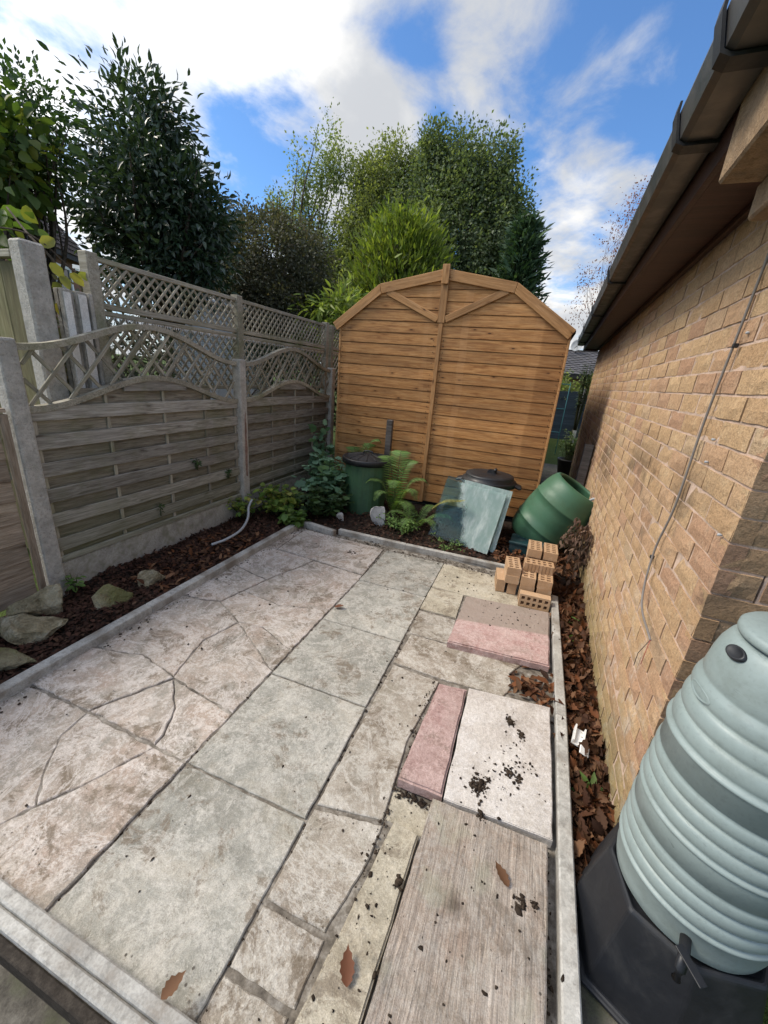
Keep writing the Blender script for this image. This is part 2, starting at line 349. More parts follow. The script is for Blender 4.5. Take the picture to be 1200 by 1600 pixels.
SLAB_W = m_slab('pale_slab_concrete', (.46, .42, .38), (.54, .495, .45), (.60, .56, .515), .35, .2, pale=(.66, .63, .61))
SLAB_G = m_slab('wood_textured_slab_concrete', (.33, .26, .205), (.42, .34, .275), (.49, .415, .35), .4, .45, grain=True, pale=(.48, .44, .39))
JOINT = m_stone('joint_mortar', (.06, .05, .04), (.19, .165, .135), (.44, .41, .365), 18, .8)
EDGE = m_stone('edging_concrete', (.27, .255, .23), (.44, .425, .39), (.58, .565, .53), 26, .7, (.15, .12, .09, .75))
DAMP_SHADE = m_stone('damp_shade_timber', (.022, .018, .014), (.045, .037, .03), (.085, .072, .058), 40, .8)
CEM = m_stone('cement_smear', (.06, .05, .04), (.22, .195, .165), (.50, .46, .41), 13, .8)
PATH = m_stone('path_concrete', (.055, .05, .042), (.11, .10, .083), (.19, .175, .15), 26, .8, (.055, .062, .03, .7))
POSTC = m_stone('concrete_post', (.40, .365, .315), (.60, .56, .50), (.71, .675, .61), 62, 1., (.20, .19, .14, .35), .014)
GRAVB = m_stone('gravel_board_concrete', (.29, .27, .225), (.45, .425, .37), (.56, .535, .475), 70, .8, (.17, .175, .10, .6), .005)
SOIL = m_stone('soil', (.016, .011, .008), (.035, .024, .018), (.06, .042, .03), 60, 1., None, .012)
ROCK = m_stone('rock', (.13, .105, .06), (.29, .25, .16), (.50, .46, .36), 11, 1., (.12, .125, .035, .85), .03)
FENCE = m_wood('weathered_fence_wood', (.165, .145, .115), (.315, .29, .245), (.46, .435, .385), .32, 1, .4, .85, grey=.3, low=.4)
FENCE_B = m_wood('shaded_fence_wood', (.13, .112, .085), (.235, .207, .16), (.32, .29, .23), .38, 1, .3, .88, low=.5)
LATT = m_wood('lattice_wood', (.21, .185, .135), (.36, .325, .25), (.49, .455, .37), .55, 1, 0, .85, grey=.25)
LAP = m_wood('overlap_fence_wood', (.22, .16, .11), (.34, .265, .195), (.43, .35, .27), .15, 1, .5, .85)
GREENW = m_wood('algae_covered_boards', (.15, .125, .065), (.22, .19, .095), (.28, .25, .14), .85, .6, .3, .85)
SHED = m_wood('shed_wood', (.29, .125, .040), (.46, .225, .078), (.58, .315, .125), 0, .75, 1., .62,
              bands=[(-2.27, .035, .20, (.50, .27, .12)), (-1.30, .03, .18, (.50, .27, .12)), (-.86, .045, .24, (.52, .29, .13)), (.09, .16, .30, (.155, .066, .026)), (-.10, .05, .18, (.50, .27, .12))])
SHED_T = m_wood('shed_trim_wood', (.33, .165, .060), (.43, .225, .090), (.50, .28, .125), 0, .6, .9, .6)
BROWNW = m_wood('brown_painted_wood', (.036, .014, .010), (.055, .022, .015), (.08, .033, .023), 0, .5, 0, .5)
GREYW = m_wood('grey_old_wood', (.10, .085, .075), (.16, .14, .125), (.22, .20, .18), 0, 1, .4, .85)
FELT = m_stone('roof_felt', (.012, .012, .013), (.022, .022, .024), (.04, .04, .042), 90, .5)
GUTTER = m_plastic('gutter_plastic', (.038, .035, .032), .28, .30, (.09, .085, .075), spec=.75)
CORBEL = m_stone('corbel_stone', (.22, .145, .085), (.33, .225, .135), (.42, .30, .19), 38, 1., (.10, .075, .055, .7), .008)
BRKT = m_plastic('bracket_plastic', (.012, .012, .013), .4, .1)
BLACK = m_plastic('black_plastic', (.010, .011, .014), .40, .35, (.05, .048, .045), 7, .08)
GREEN = m_plastic('green_plastic', (.048, .125, .072), .38, .45, (.03, .055, .02), 4, .03)
GREEN2 = m_plastic('dull_green_plastic', (.055, .125, .062), .5, .5, (.05, .075, .06), 7, .05)
TEAL = m_plastic('dark_teal_plastic', (.010, .04, .046), .4, .3)
SAGE = m_plastic('sage_plastic', (.225, .275, .268), .36, .55, (.13, .155, .14), 6, .03, scr=(.10, .13, .13), spec=.5)
WHITEP = m_plastic('white_plastic', (.78, .78, .76), .4, .2, (.4, .37, .33))
WIRE = m_plastic('grey_cable', (.17, .155, .145), .5, .3)
COPPER = m_plastic('bare_wire', (.32, .06, .05), .4, .1)
HOSE = m_plastic('grey_hose', (.34, .36, .38), .45, .3)
TWIG = m_stone('bark', (.05, .038, .028), (.09, .07, .052), (.14, .115, .09), 40, .6)
DRYL = m_leaf('dead_leaves', [(.028, .014, .009), (.085, .032, .014), (.14, .052, .02), (.06, .027, .015), (.20, .105, .055), (.04, .02, .012), (.11, .055, .03)], .08, .75, .2)
CHIPS = m_leaf('bark_chips', [(.020, .011, .008), (.045, .021, .015), (.07, .033, .022), (.034, .017, .012), (.10, .058, .038)], .0, .85, .15)
CRUMB = m_leaf('soil_crumbs', [(.018, .013, .010), (.05, .037, .027), (.03, .022, .016)], 0, .95, .1)
def m_brick(name):
    n = NT(name); o = n.obj(); p = n.pos(); r = n.math('FRACT', n.math('ADD', n.rnd(), n.math('MULTIPLY', n.isl(), .73)))
    q = n.shift(p, r); a = n.noise(q, 95, 4, .8); b = n.noise(q, 20, 5, .7); g = n.noise(p, 300, 2, .6)
    col = n.ramp(r, [(0, (.48, .32, .185)), (.22, (.52, .35, .20)), (.42, (.46, .295, .165)), (.6, (.54, .37, .215)), (.78, (.48, .305, .185)), (.94, (.43, .26, .165)), (1, (.50, .36, .225))])
    col = n.mix(n.ss(a, .38, .56, .6, 0), col, n.hsv(col, .5, 1., .5)); col = n.mix(n.ss(b, .48, .72, 0, .5), col, n.hsv(col, .51, .85, 1.3))
    z = n.xyz(p, 2); y = n.xyz(p, 1); big_ = n.noise(p, 1.7, 6, .65, .5)
    st = n.math('MULTIPLY', n.ss(n.math('ADD', big_, n.math('MULTIPLY', b, .18)), .57, .70), n.ss(n.math('ABSOLUTE', n.math('SUBTRACT', z, 1.05)), .08, .38, .62, 0))
    col = n.mix(st, col, (.085, .062, .045))                                            # sooty weathering band
    ef = n.math('MULTIPLY', n.ss(n.noise(p, 9, 6, .75), .5, .66, 0, .6), n.ss(z, .35, 1.0, 1, 0)); col = n.mix(ef, col, (.54, .47, .40))
    al = n.ss(n.math('ADD', z, n.math('MULTIPLY', big_, .45)), .28, .62, .5, 0); col = n.mix(al, col, (.155, .15, .05))
    ny = n.math('MULTIPLY', n.xyz(n.nrm(), 1), -1.); col = n.mix(n.math('MULTIPLY', n.ss(ny, .5, .8), .8), col, n.mix(.6, col, (.075, .052, .04), 'MIX'))   # gable side darkened by facing: its shade put into the brick colour
    return n.bsdf(col, .95, n.bump(n.math('ADD', n.math('ADD', a, n.math('MULTIPLY', b, .8)), n.math('MULTIPLY', g, .3)), 1., .006), .15)
BRICK = m_brick('buff_wall_brick')
MORTAR = m_stone('wall_mortar', (.46, .325, .245), (.56, .41, .32), (.64, .49, .395), 60, .5, (.16, .13, .09, .45), .003)
def m_pbrick():
    n = NT('perforated_brick'); p = n.pos(); r = n.rnd(); a = n.noise(p, 140, 3, .7); b = n.noise(n.shift(p, r), 16, 4, .6)
    col = n.ramp(r, [(0, (.36, .22, .125)), (.3, (.46, .30, .175)), (.7, (.42, .265, .15)), (1, (.50, .34, .21))]); col = n.mix(n.ss(a, .35, .6, .3, 0), col, n.hsv(col, .5, 1, .6)); col = n.mix(n.ss(b, .5, .7, 0, .35), col, (.56, .42, .30))
    return n.bsdf(col, .9, n.bump(a, .5, .002), .2)
PBRICK = m_pbrick()

# ------------------------------------------------------------------ leaf machinery
def unit(a): return a/np.maximum(np.linalg.norm(a, axis=-1, keepdims=True), 1e-9)
def rdir(k): return unit(RNG.normal(size=(k, 3)))
LEAF4 = (np.array([(0, 0, 0), (.45, .32, .07), (1, 0, -.06), (.45, -.32, .07)]), np.array([(0, 2, 1), (0, 3, 2)]))
LEAFL = (np.array([(0, 0, 0), (.28, .20, .05), (.62, .17, .02), (1, 0, -.12), (.62, -.17, .02), (.28, -.20, .05), (.5, 0, -.01)]),
         np.array([(0, 6, 1), (1, 6, 2), (2, 6, 3), (3, 6, 4), (4, 6, 5), (5, 6, 0)]))
LEAFB = (np.array([(0, 0, 0), (.15, .30, .05), (.5, .42, .06), (.8, .25, .0), (1, 0, -.10), (.8, -.25, .0), (.5, -.42, .06), (.15, -.30, .05), (.5, 0, -.02)]),
         np.array([(0, 8, 1), (1, 8, 2), (2, 8, 3), (3, 8, 4), (4, 8, 5), (5, 8, 6), (6, 8, 7), (7, 8, 0)]))
_o = [(.0, 0), (.06, .10), (.16, .22), (.24, .19), (.34, .30), (.44, .25), (.56, .29), (.66, .18), (.80, .17), (.88, .07), (1.05, .0)]
_lv = [(x, y, .10*abs(y)+.5*y*y+.10*x*x) for x, y in _o]; _rv = [(x, -y*.9, .16*abs(y)+.10*x*x) for x, y in _o[1:-1]]; _mv = [(x, 0, .10*x*x) for x in (.2, .4, .6, .8)]
LEAFBIG = (np.array(_lv+_rv+_mv), np.array([(0, 20, 1), (1, 20, 2), (2, 20, 3), (3, 20, 21), (3, 21, 4), (4, 21, 5), (5, 21, 22), (5, 22, 6), (6, 22, 7), (7, 22, 23), (7, 23, 8), (8, 23, 9), (9, 23, 10), (0, 11, 20), (11, 12, 20), (12, 13, 20), (13, 21, 20), (13, 14, 21), (14, 15, 21), (15, 22, 21), (15, 16, 22), (16, 17, 22), (17, 23, 22), (17, 18, 23), (18, 19, 23), (19, 10, 23)]))
LEAFBIG = (LEAFBIG[0]*np.array([1, 1, 1.9]), LEAFBIG[1])
LEAFLOBE = (np.array([(0, 0, 0)]+[(.5+.5*math.cos(a)*k, .55*math.sin(a)*k, .05*math.sin(3*a)) for a, k in zip(np.linspace(-2.6, 2.6, 13), [.7, 1., .72, .95, 1.05, .75, 1.1, .75, 1.05, .95, .72, 1., .7])]+[(.45, 0, -.03)]),
            np.array([(14, i, i+1) for i in range(1, 13)]+[(14, 0, 1), (14, 13, 0)]))
NEEDLE = (np.array([(0, .10, 0), (0, -.10, 0), (.45, .13, .03), (.45, -.13, .03), (1, 0, 0)]), np.array([(0, 1, 2), (1, 3, 2), (2, 3, 4)]))
def leaves(tm, P, X, N, Sz):
    tv, tf = tm; X = unit(X); Yv = unit(np.cross(N, X)); N = np.cross(X, Yv); k = len(P); Sz = np.broadcast_to(np.asarray(Sz, float), (k,))
    V = P[:, None, :]+(tv[None, :, 0:1]*X[:, None, :]+tv[None, :, 1:2]*Yv[:, None, :]+tv[None, :, 2:3]*N[:, None, :])*Sz[:, None, None]
    T = tf[None]+(np.arange(k)*len(tv))[:, None, None]
    return V.reshape(-1, 3), T.reshape(-1, 3)
def merge(parts):
    V, T, o = [], [], 0
    for v, t in parts: V.append(v); T.append(t+o); o += len(v)
    return np.concatenate(V), np.concatenate(T)
def crown_points(ells, nclump, nleaf, cs, shell=.5, stretch=(1, 1, 1)):
    """clump centres inside ellipsoids, leaves gathered round them -> leaf points, outward direction, clump centres"""
    vol = np.array([e[1][0]*e[1][1]*e[1][2] for e in ells])**(2/3); vol = vol/vol.sum(); C, O = [], []
    for e, f in zip(ells, vol):
        k = max(4, int(nclump*f)); d = rdir(k); rr = (shell+(1-shell)*RNG.random(k)**.7)*(1+.075*RNG.normal(size=k)); c = np.array(e[0])+d*rr[:, None]*np.array(e[1]); C.append(c); O.append(d)
    C = np.concatenate(C); O = np.concatenate(O); k = len(C); per = RNG.integers(int(nleaf*.5), int(nleaf*1.5)+1, k); idx = np.repeat(np.arange(k), per)
    g = np.clip(RNG.normal(size=(len(idx), 3)), -1.7, 1.7)*cs*np.array(stretch); sc = (.6+.8*RNG.random(k))[idx][:, None]
    return C[idx]+g*sc, O[idx], unit(g+1e-6), C
def tree(name, label, cat, base, ells, leafm, tm, nclump, nleaf, cs, size, trunk_r, group=None, droop=0., shell=.45, stretch=(1, 1, 1), limbs=10, barkm=None, flat=.5, twig=1., updir=0.):
    t = thing(name, label, cat, base, 0, group); b = np.array(base, float)
    E_ = [((np.array(c)-b), r) for c, r in ells]
    P, O, G, C = crown_points(E_, nclump, nleaf, cs, shell, stretch)
    k = len(P); X = unit(G*.7+O*.5+rdir(k)*.6+np.array([0, 0, -droop+updir])); Nn = unit(rdir(k)*.8+np.array([0, 0, flat])+O*.35)
    V, T = leaves(tm, P, X, Nn, size*(.65+.7*RNG.random(k)))
    link('crown', trimesh('crown', V, T), t, leafm)
    s = Soup(); top = np.mean([e[0] for e in E_], axis=0); fork = Vector((top[0]*.8, top[1]*.8, max(.3, top[2]*.55)))
    s.tube(smooth_path([(0, 0, -.05), (top[0]*.3+.03, top[1]*.3, fork.z*.5), fork], 5), np.linspace(trunk_r, trunk_r*.7, 11), 9)
    link('trunk', pymesh('trunk', s.v, s.f, True), t, barkm or TWIG)
    s = Soup()
    for i in RNG.choice(len(C), min(limbs, len(C)), replace=False):
        c = Vector(C[i]); mid = fork.lerp(c, .5)+Vector(RNG.normal(size=3)*.06*(c-fork).length); s.tube(smooth_path([fork, mid, c], 4), np.linspace(trunk_r*.5*twig, trunk_r*.08*twig, 9), 5)
    link('limbs', pymesh('limbs', s.v, s.f, True), t, barkm or TWIG)
    return t
def litter(name, mat, pts, size, tm=LEAF4, flat=.9, curl=.25, label=None, cat=None, kind='stuff', parent=None):
    P = np.array(pts, float); k = len(P); X = rdir(k); X[:, 2] *= curl; N = unit(rdir(k)*(1-flat)+np.array([0, 0, flat]))
    V, T = leaves(tm, P, X, N, size*(.5+RNG.random(k))); o = link(name, trimesh(name, V, T), parent, mat)
    return tag(o, label, cat, None, kind)
ICO = None
def crumbs(name, mat, pts, size, label, cat='soil', kind='stuff', parent=None):
    bm = bmesh.new(); bmesh.ops.create_icosphere(bm, subdivisions=1, radius=1); tv = np.array([v.co[:] for v in bm.verts]); tf = np.array([[v.index for v in f.verts] for f in bm.faces]); bm.free()
    P = np.array(pts, float); k = len(P); s = size*(.35+1.1*RNG.random(k)**2); sc = np.stack([s*(.6+.8*RNG.random(k)), s*(.6+.8*RNG.random(k)), s*(.3+.35*RNG.random(k))], 1)
    V = P[:, None, :]+(tv*(1))[None]*sc[:, None, :]*(1+.35*RNG.normal(size=(k, len(tv), 1)))
    T = (tf[None]+(np.arange(k)*len(tv))[:, None, None]).reshape(-1, 3); o = link(name, trimesh(name, V.reshape(-1, 3), T), parent, mat); return tag(o, label, cat, None, kind)

# ================================================================== THE SETTING
def sheet(name, x0, x1, y0, y1, nx, ny, zf, mat, label=None):
    xs, ys = np.linspace(x0, x1, nx), np.linspace(y0, y1, ny); v = [(x, y, zf(x, y)) for y in ys for x in xs]
    f = [(j*nx+i, j*nx+i+1, (j+1)*nx+i+1, (j+1)*nx+i) for j in range(ny-1) for i in range(nx-1)]
    return tag(link(name, pymesh(name, v, f, True), None, mat), label, None, None, 'structure')
def hump(x, y, a=.02, f=7.): return a*(math.sin(f*x+1.3*y)*math.cos(f*.8*y-.7*x)+.5*math.sin(2.3*f*x+1)*math.sin(2.1*f*y))
def grass_mat():
    n = NT('grass'); p = n.pos(); a = n.noise(p, 3, 6, .7); b = n.noise(p, 40, 3, .7)
    return n.bsdf(n.mix(n.ss(b, .3, .7), n.ramp(a, [(.3, (.035, .055, .014)), (.7, (.085, .12, .03))]), (.05, .07, .02)), .95, n.bump(b, 1, .03), .1)
GRASS = grass_mat()
tag(link('ground', pymesh('ground', [(-300, -300, -.16), (300, -300, -.16), (300, 300, -.16), (-300, 300, -.16)], [(0, 1, 2, 3)]), None, GRASS), 'grassy ground round the gardens', None, None, 'structure')
def bedz(x, y): return .005+hump(x, y, .018)-.03*max(0, min(1, (-2.45-x)/.2))
sheet('left_bed', -2.80, -2.05, -.6, 4.75, 24, 150, bedz, SOIL, 'narrow bed of dark bark mulch along the fence')
sheet('back_bed', -2.06, .70, 3.32, 4.75, 70, 40, lambda x, y: .0+hump(x, y, .02)+.05*math.exp(-((x+1.35)/.35)**2-((y-3.75)/.3)**2), SOIL, 'rough soil bed in front of the shed')
sheet('leaf_gully', .37, .72, 1.0, 3.4, 12, 70, lambda x, y: -.035+hump(x, y, .012), SOIL, 'narrow gully of dead leaves along the brick wall')
sheet('front_path', -2.8, .9, -.8, 1.02, 60, 40, lambda x, y: -.055+hump(x, y, .002, 3), PATH, 'dark mossy concrete path in front of the edging')
sheet('patio_base', -2.06, .385, .30, 3.36, 40, 50, lambda x, y: -.0082+hump(x, y, .0020, 23), JOINT, 'dark mortar bed under the paving slabs')
sheet('crack_mortar', -2.05, -1.06, .33, 2.72, 40, 60, lambda x, y: -.0062+hump(x, y, .0014, 31), CEM, 'pale cement smeared in the cracks of the broken slabs')
sheet('garden_path', -.2, 2.6, 4.7, 9.4, 12, 20, lambda x, y: -.03, PATH, 'grey slab path between shed and garage')
sheet('lawn', -3.5, 9, 9.4, 14.6, 40, 20, lambda x, y: -.03+hump(x, y, .01, 2), GRASS, 'lawn beyond the garage')
sheet('neighbour_garden', -30, -2.86, -4, 34, 4, 4, lambda x, y: -.08, GRASS, 'neighbouring garden behind the fence')

# ---- patio slabs, each a piece of its own
patio = thing('patio', 'worn patio of grey and pinkish concrete slabs inside pale edging', 'patio', (0, 0, 0))
patio['kind'] = 'structure'; del patio['category']
def slab(poly, mat, z=0., th=.04, gap=.0030, name='paving_slab', parent=patio, amp=.0020, bev=.0035):
    cx_ = sum(p[0] for p in poly)/len(poly); cy_ = sum(p[1] for p in poly)/len(poly); q = rough_poly(inset([(p[0]-cx_, p[1]-cy_) for p in poly], gap), .026, amp)
    me = prism_me(q, -th, 0, bev, 1); o = link(name, me, parent, mat, (cx_, cy_, z)); return o
def rz(): return random.uniform(-.002, .004)
XL, XM, XR, XE = -2.05, -1.05, -.50, -.225
for a, b in ((.33, .866), (.866, 1.43), (1.43, 1.99), (1.99, 2.58), (2.58, 3.215)):
    slab([(XM, a), (XR, a+.003), (XR+.003, b), (XM+.004, b-.004)], SLAB, rz())
P1 = [(-1.915, 2.735), (-1.05, 2.665), (-1.075, 3.215), (-1.95, 3.26)]
slab(P1, SLAB_P, .003); slab([(XL, 2.72), (-1.925, 2.74), (-1.955, 3.29), (XL, 3.3)], SLAB_P, -.002)
for poly in ([(XL, .87), (-1.635, .872), (-1.617, .751), (-1.517, .632), (-1.40, .53), (-1.438, .444), (-1.49, .33), (XL, .33)],
             [(-1.635, .872), (-1.225, .862), (-1.323, .645), (-1.40, .53), (-1.517, .632), (-1.617, .751)],
             [(-1.225, .862), (-1.055, .862), (-1.055, .33), (-1.49, .33), (-1.438, .444), (-1.323, .645)],
             [(XL, .878), (-1.635, .880), (-1.47, 1.19), (-1.743, 1.245), (-1.9, 1.20), (XL, 1.175)],
             [(-1.635, .880), (-1.235, .874), (-1.239, .924), (-1.31, 1.05), (-1.461, 1.18)],
             [(-1.235, .874), (-1.055, .870), (-1.055, 1.13), (-1.25, 1.16), (-1.461, 1.185), (-1.31, 1.05), (-1.239, .924)],
             [(XL, 1.18), (-1.9, 1.205), (-1.743, 1.25), (-1.48, 1.20), (-1.52, 1.34), (-1.558, 1.484), (-1.499, 1.711), (-1.757, 1.842), (-1.9, 1.80), (XL, 1.79)],
             [(-1.48, 1.195), (-1.25, 1.165), (-1.055, 1.14), (-1.055, 1.45), (-1.089, 1.462), (-1.32, 1.61), (-1.499, 1.711), (-1.558, 1.484), (-1.52, 1.34)],
             [(-1.089, 1.462), (-1.055, 1.455), (-1.055, 1.625), (-1.33, 1.735), (-1.499, 1.715), (-1.32, 1.61)],
             [(-1.055, 1.63), (-1.055, 2.10), (-1.38, 1.99), (-1.715, 2.03), (-1.757, 1.845), (-1.499, 1.718), (-1.33, 1.74)],
             [(-1.055, 2.105), (-1.05, 2.655), (-1.30, 2.675), (-1.525, 2.692), (-1.55, 2.565), (-1.62, 2.40), (-1.669, 2.232), (-1.715, 2.035), (-1.38, 1.995)],
             [(XL, 1.80), (-1.9, 1.81), (-1.757, 1.85), (-1.675, 2.225), (-1.85, 2.12), (XL, 2.03)],
             [(XL, 2.035), (-1.85, 2.125), (-1.675, 2.235), (-1.85, 2.27), (XL, 2.32)],
             [(XL, 2.33), (-1.85, 2.28), (-1.672, 2.245), (-1.62, 2.41), (-1.557, 2.571), (-1.535, 2.697), (-1.72, 2.715), (-1.915, 2.725), (XL, 2.71)]):
    slab(poly, SLAB_P, random.uniform(-.003, .0045), gap=.0018, name='broken_slab', amp=.0045, bev=.004)
slab([(XR, 2.76), (.36, 2.745), (.36, 3.2), (XR, 3.215)], SLAB_Y, -.002)
slab([(XR, 2.405), (-.235, 2.41), (-.24, 2.75), (XR, 2.745)], SLAB_Y, .001); slab([(-.485, 2.105), (-.222, 2.112), (-.232, 2.39), (XR, 2.39)], SLAB_E, -.002)
slab([(-.485, 1.795), (-.2, 1.785), (.13, 1.80), (.17, 1.9), (.15, 2.0), (.21, 2.105), (-.2, 2.10), (-.47, 2.095)], SLAB_E, .002)
slab([(-.492, .93), (-.238, .978), (-.243, 1.12), (-.255, 1.33), (-.205, 1.765), (-.48, 1.785)], SLAB_E, 0)
slab([(-.492, .622), (-.285, .622), (-.24, .83), (-.232, .967), (-.492, .918)], SLAB_E, -.001); slab([(-.495, .462), (-.285, .462), (-.278, .612), (-.492, .612)], SLAB_E, -.002)
slab([(-.5, .33), (-.3, .33), (-.292, .45), (-.497, .45)], SLAB_E, -.003); slab([(-.235, .985), (-.08, .985), (-.08, 1.105), (-.24, 1.11)], SLAB_Y, -.003)

def loose(poly, mat, z, th, label, bev=.006, amp=.0022):
    cx_ = sum(p[0] for p in poly)/len(poly); cy_ = sum(p[1] for p in poly)/len(poly)
    me = prism_me(rough_poly(inset([(p[0]-cx_, p[1]-cy_) for p in poly], .001), .05, amp), -th, 0, bev, 2); return tag(link('loose_slab', me, None, mat, (cx_, cy_, z)), label, 'slab')
loose([(-.197, .982), (-.100, .972), (-.122, .345), (-.292, .345), (-.274, .425)], SLAB_Y, .028, .034, 'long narrow buff slab laid loose beside the wood-textured slab')
loose([(-.086, 1.100), (.328, 1.106), (.308, .352), (-.118, .352)], SLAB_G, .050, .045, 'large grey-brown slab with moulded wood grain and a dark knot', .004)
loose([(-.049, 1.735), (.352, 1.780), (.345, 1.125), (-.048, 1.113)], SLAB_W, .048, .042, 'almost white square slab with black soil spots', .003)
loose([(-.200, 1.698), (-.056, 1.718), (-.053, 1.118), (-.233, 1.118)], SLAB_R, .052, .048, 'narrow red slab beside the almost white slab', .008)
loose([(-.215, 2.665), (.372, 2.725), (.357, 2.108), (-.233, 2.066)], SLAB_RS, .048, .045, 'square red slab with dirty far half in front of bricks', .008)

# ---- edging boards
def edging(pts, wd, top, bot, label, mat=EDGE, step=None):
    t = thing('edging_board', label, 'edging', (pts[0][0], pts[0][1], 0), 0, 'pale edging round the patio'); o = Vector((pts[0][0], pts[0][1], 0))
    for p, q in zip(pts[:-1], pts[1:]):
        p, q = Vector((*p, 0))-o, Vector((*q, 0))-o; h = top-bot
        bar('board', (p.x, p.y, bot+h/2), (q.x, q.y, bot+h/2), wd, h, (0, 0, 1), mat, t, .005)
    return t, o
edging([(-2.052, .30), (-2.058, 1.55), (-2.05, 3.28)], .058, .052, -.06, 'long pale edging board beside the mulch bed and fence')
t, o = edging([(-1.95, .325), (.36, .325)], .034, .056, -.08, 'pale stepped edging board across the near end of patio')
bar('step', (0.0, -.034, -.010), (2.3, -.034, -.010), .032, .100, (0, 0, 1), EDGE, t, .005); bar('shade_strip', (0.0, -.064, -.035), (2.3, -.064, -.035), .026, .10, (0, 0, 1), DAMP_SHADE, t, .004)  # added dark strip: outer face's shade and damp stain put in as colour
edging([(.367, .27), (.402, 1.75), (.412, 3.0)], .050, .050, -.07, 'straight pale edging board beside the leafy gully')
edging([(-2.0, 3.335), (-1.62, 3.272)], .05, .055, -.06, 'short concrete edging piece at the far left corner of patio')
edging([(-1.61, 3.345), (-.9, 3.338), (.10, 3.352)], .045, .05, -.06, 'long concrete edging piece in front of the leaning glass')

# ================================================================== GARAGE
SL = .036; GX, GY, GZ = .571, 1.285, -.06; GR = -math.atan(SL)
gar = thing('brick_garage', 'buff brick garage wall with dark soffit and grey gutter', 'garage', (GX, GY, GZ), GR)
GM = Matrix.Translation((GX, GY, GZ)) @ Matrix.Rotation(GR, 4, 'Z'); GLEN, GH, CO = 6.5, 2.27, .078
boxo('mortar_bed', (.0553, GLEN/2, GH/2), (.10, GLEN-.014, GH), MORTAR, gar, 0); boxo('mortar_bed', (1.36, .0553, GH/2), (2.5, .10, GH), MORTAR, gar, 0)
link('gable_wall', prism_me([(0.0, GH+.001), (2.6, GH+.001), (1.3, 3.1)], .004, .1, 0, axis='y'), gar, BRICK)
boxo('far_wall', (1.4, GLEN-.06, GH/2), (2.5, .1, GH), BRICK, gar, 0)
def brick_arr(L, H=.069, D=.05, seed=0):
    g = np.random.default_rng(seed); nx, nz = 5, 3; v = []; f = []
    for k in range(nz):
        for i in range(nx):
            edge = i in (0, nx-1) or k in (0, nz-1); x = -L/2+L*i/(nx-1); z = -H/2+H*k/(nz-1)
            v.append((x+g.normal()*.0012, (.0022+abs(g.normal())*.0010) if edge else g.normal()*.0020-.0008, z+g.normal()*.001))
    for k in range(nz-1):
        for i in range(nx-1): a = k*nx+i; f.append((a, a+1, a+nx+1, a+nx))
    ring = [i for i in range(nx)]+[nx*k+nx-1 for k in range(1, nz)]+[nx*(nz-1)+i for i in range(nx-2, -1, -1)]+[nx*k for k in range(nz-2, 0, -1)]
    o = len(v); v += [(v[i][0], D, v[i][2]) for i in ring]; k = len(ring)
    for i in range(k): f.append((ring[(i+1) % k], ring[i], o+i, o+(i+1) % k))
    return v, f
bvar = {}
def bget(L, j):
    key = (round(L, 3), j)
    if key not in bvar: v, f = brick_arr(L, seed=j*13+int(L*1000)); bvar[key] = (v, f, pymesh('brick', v, f)); bvar[key][2].materials.append(BRICK)
    return bvar[key]
places = []
for k in range(29):
    z = .036+k*CO; y = 0.0; first = True
    while y < GLEN-.02:
        L = .1025 if (k % 2 and first) else .214; first = False
        L = min(L, GLEN-y); 
        if L > .04: places.append((L, Matrix.Translation((random.uniform(-.0025, .0025), y+L/2, z)) @ Matrix.Rotation(-math.pi/2+random.uniform(-.006, .006), 4, 'Z')))
        y += L+.011
    x = .0; first = True
    while x < 2.55:
        L = .1025 if (not k % 2 and first) else .214
        if first: x = .001 if L < .2 else .001
        first = False; L = min(L, 2.6-x)
        if L > .04: places.append((L, Matrix.Translation((x+L/2, random.uniform(-.002, .002), z)) @ Matrix.Rotation(random.uniform(-.006, .006), 4, 'Z')))
        x += L+.011
def proj(p):
    c = CR.T @ (np.array(p)-np.array([0, 0, CAM_H])); return (CX+F_PX*c[0]/c[2], CY+F_PX*c[1]/c[2], c[2]) if c[2] > .05 else (1e9, 1e9, -1)
def bsize(L, m):
    W = GM @ m; p = proj((W @ Vector((0, 0, 0)))[:])
    if not (-40 < p[0] < 1240 and -40 < p[1] < 1640): return 0
    if m.translation.x > .03 and p[1] > 965 and p[0] > 1120: return 0
    a, b = proj((W @ Vector((-L/2, 0, 0)))[:]), proj((W @ Vector((L/2, 0, 0)))[:]); c, d = proj((W @ Vector((0, 0, -.033)))[:]), proj((W @ Vector((0, 0, .033)))[:])
    return math.hypot(a[0]-b[0], a[1]-b[1])*math.hypot(c[0]-d[0], c[1]-d[1])
places.sort(key=lambda q: -bsize(*q)); rest = Soup()
for i, (L, m) in enumerate(places):
    v, f, me = bget(L, random.randrange(5))
    if i < 298: link('brick', me, gar, mtx=m)
    else: rest.add([m @ Vector(p) for p in v], f)
tag(rest.obj('far_bricks', BRICK, gar), kind='stuff')
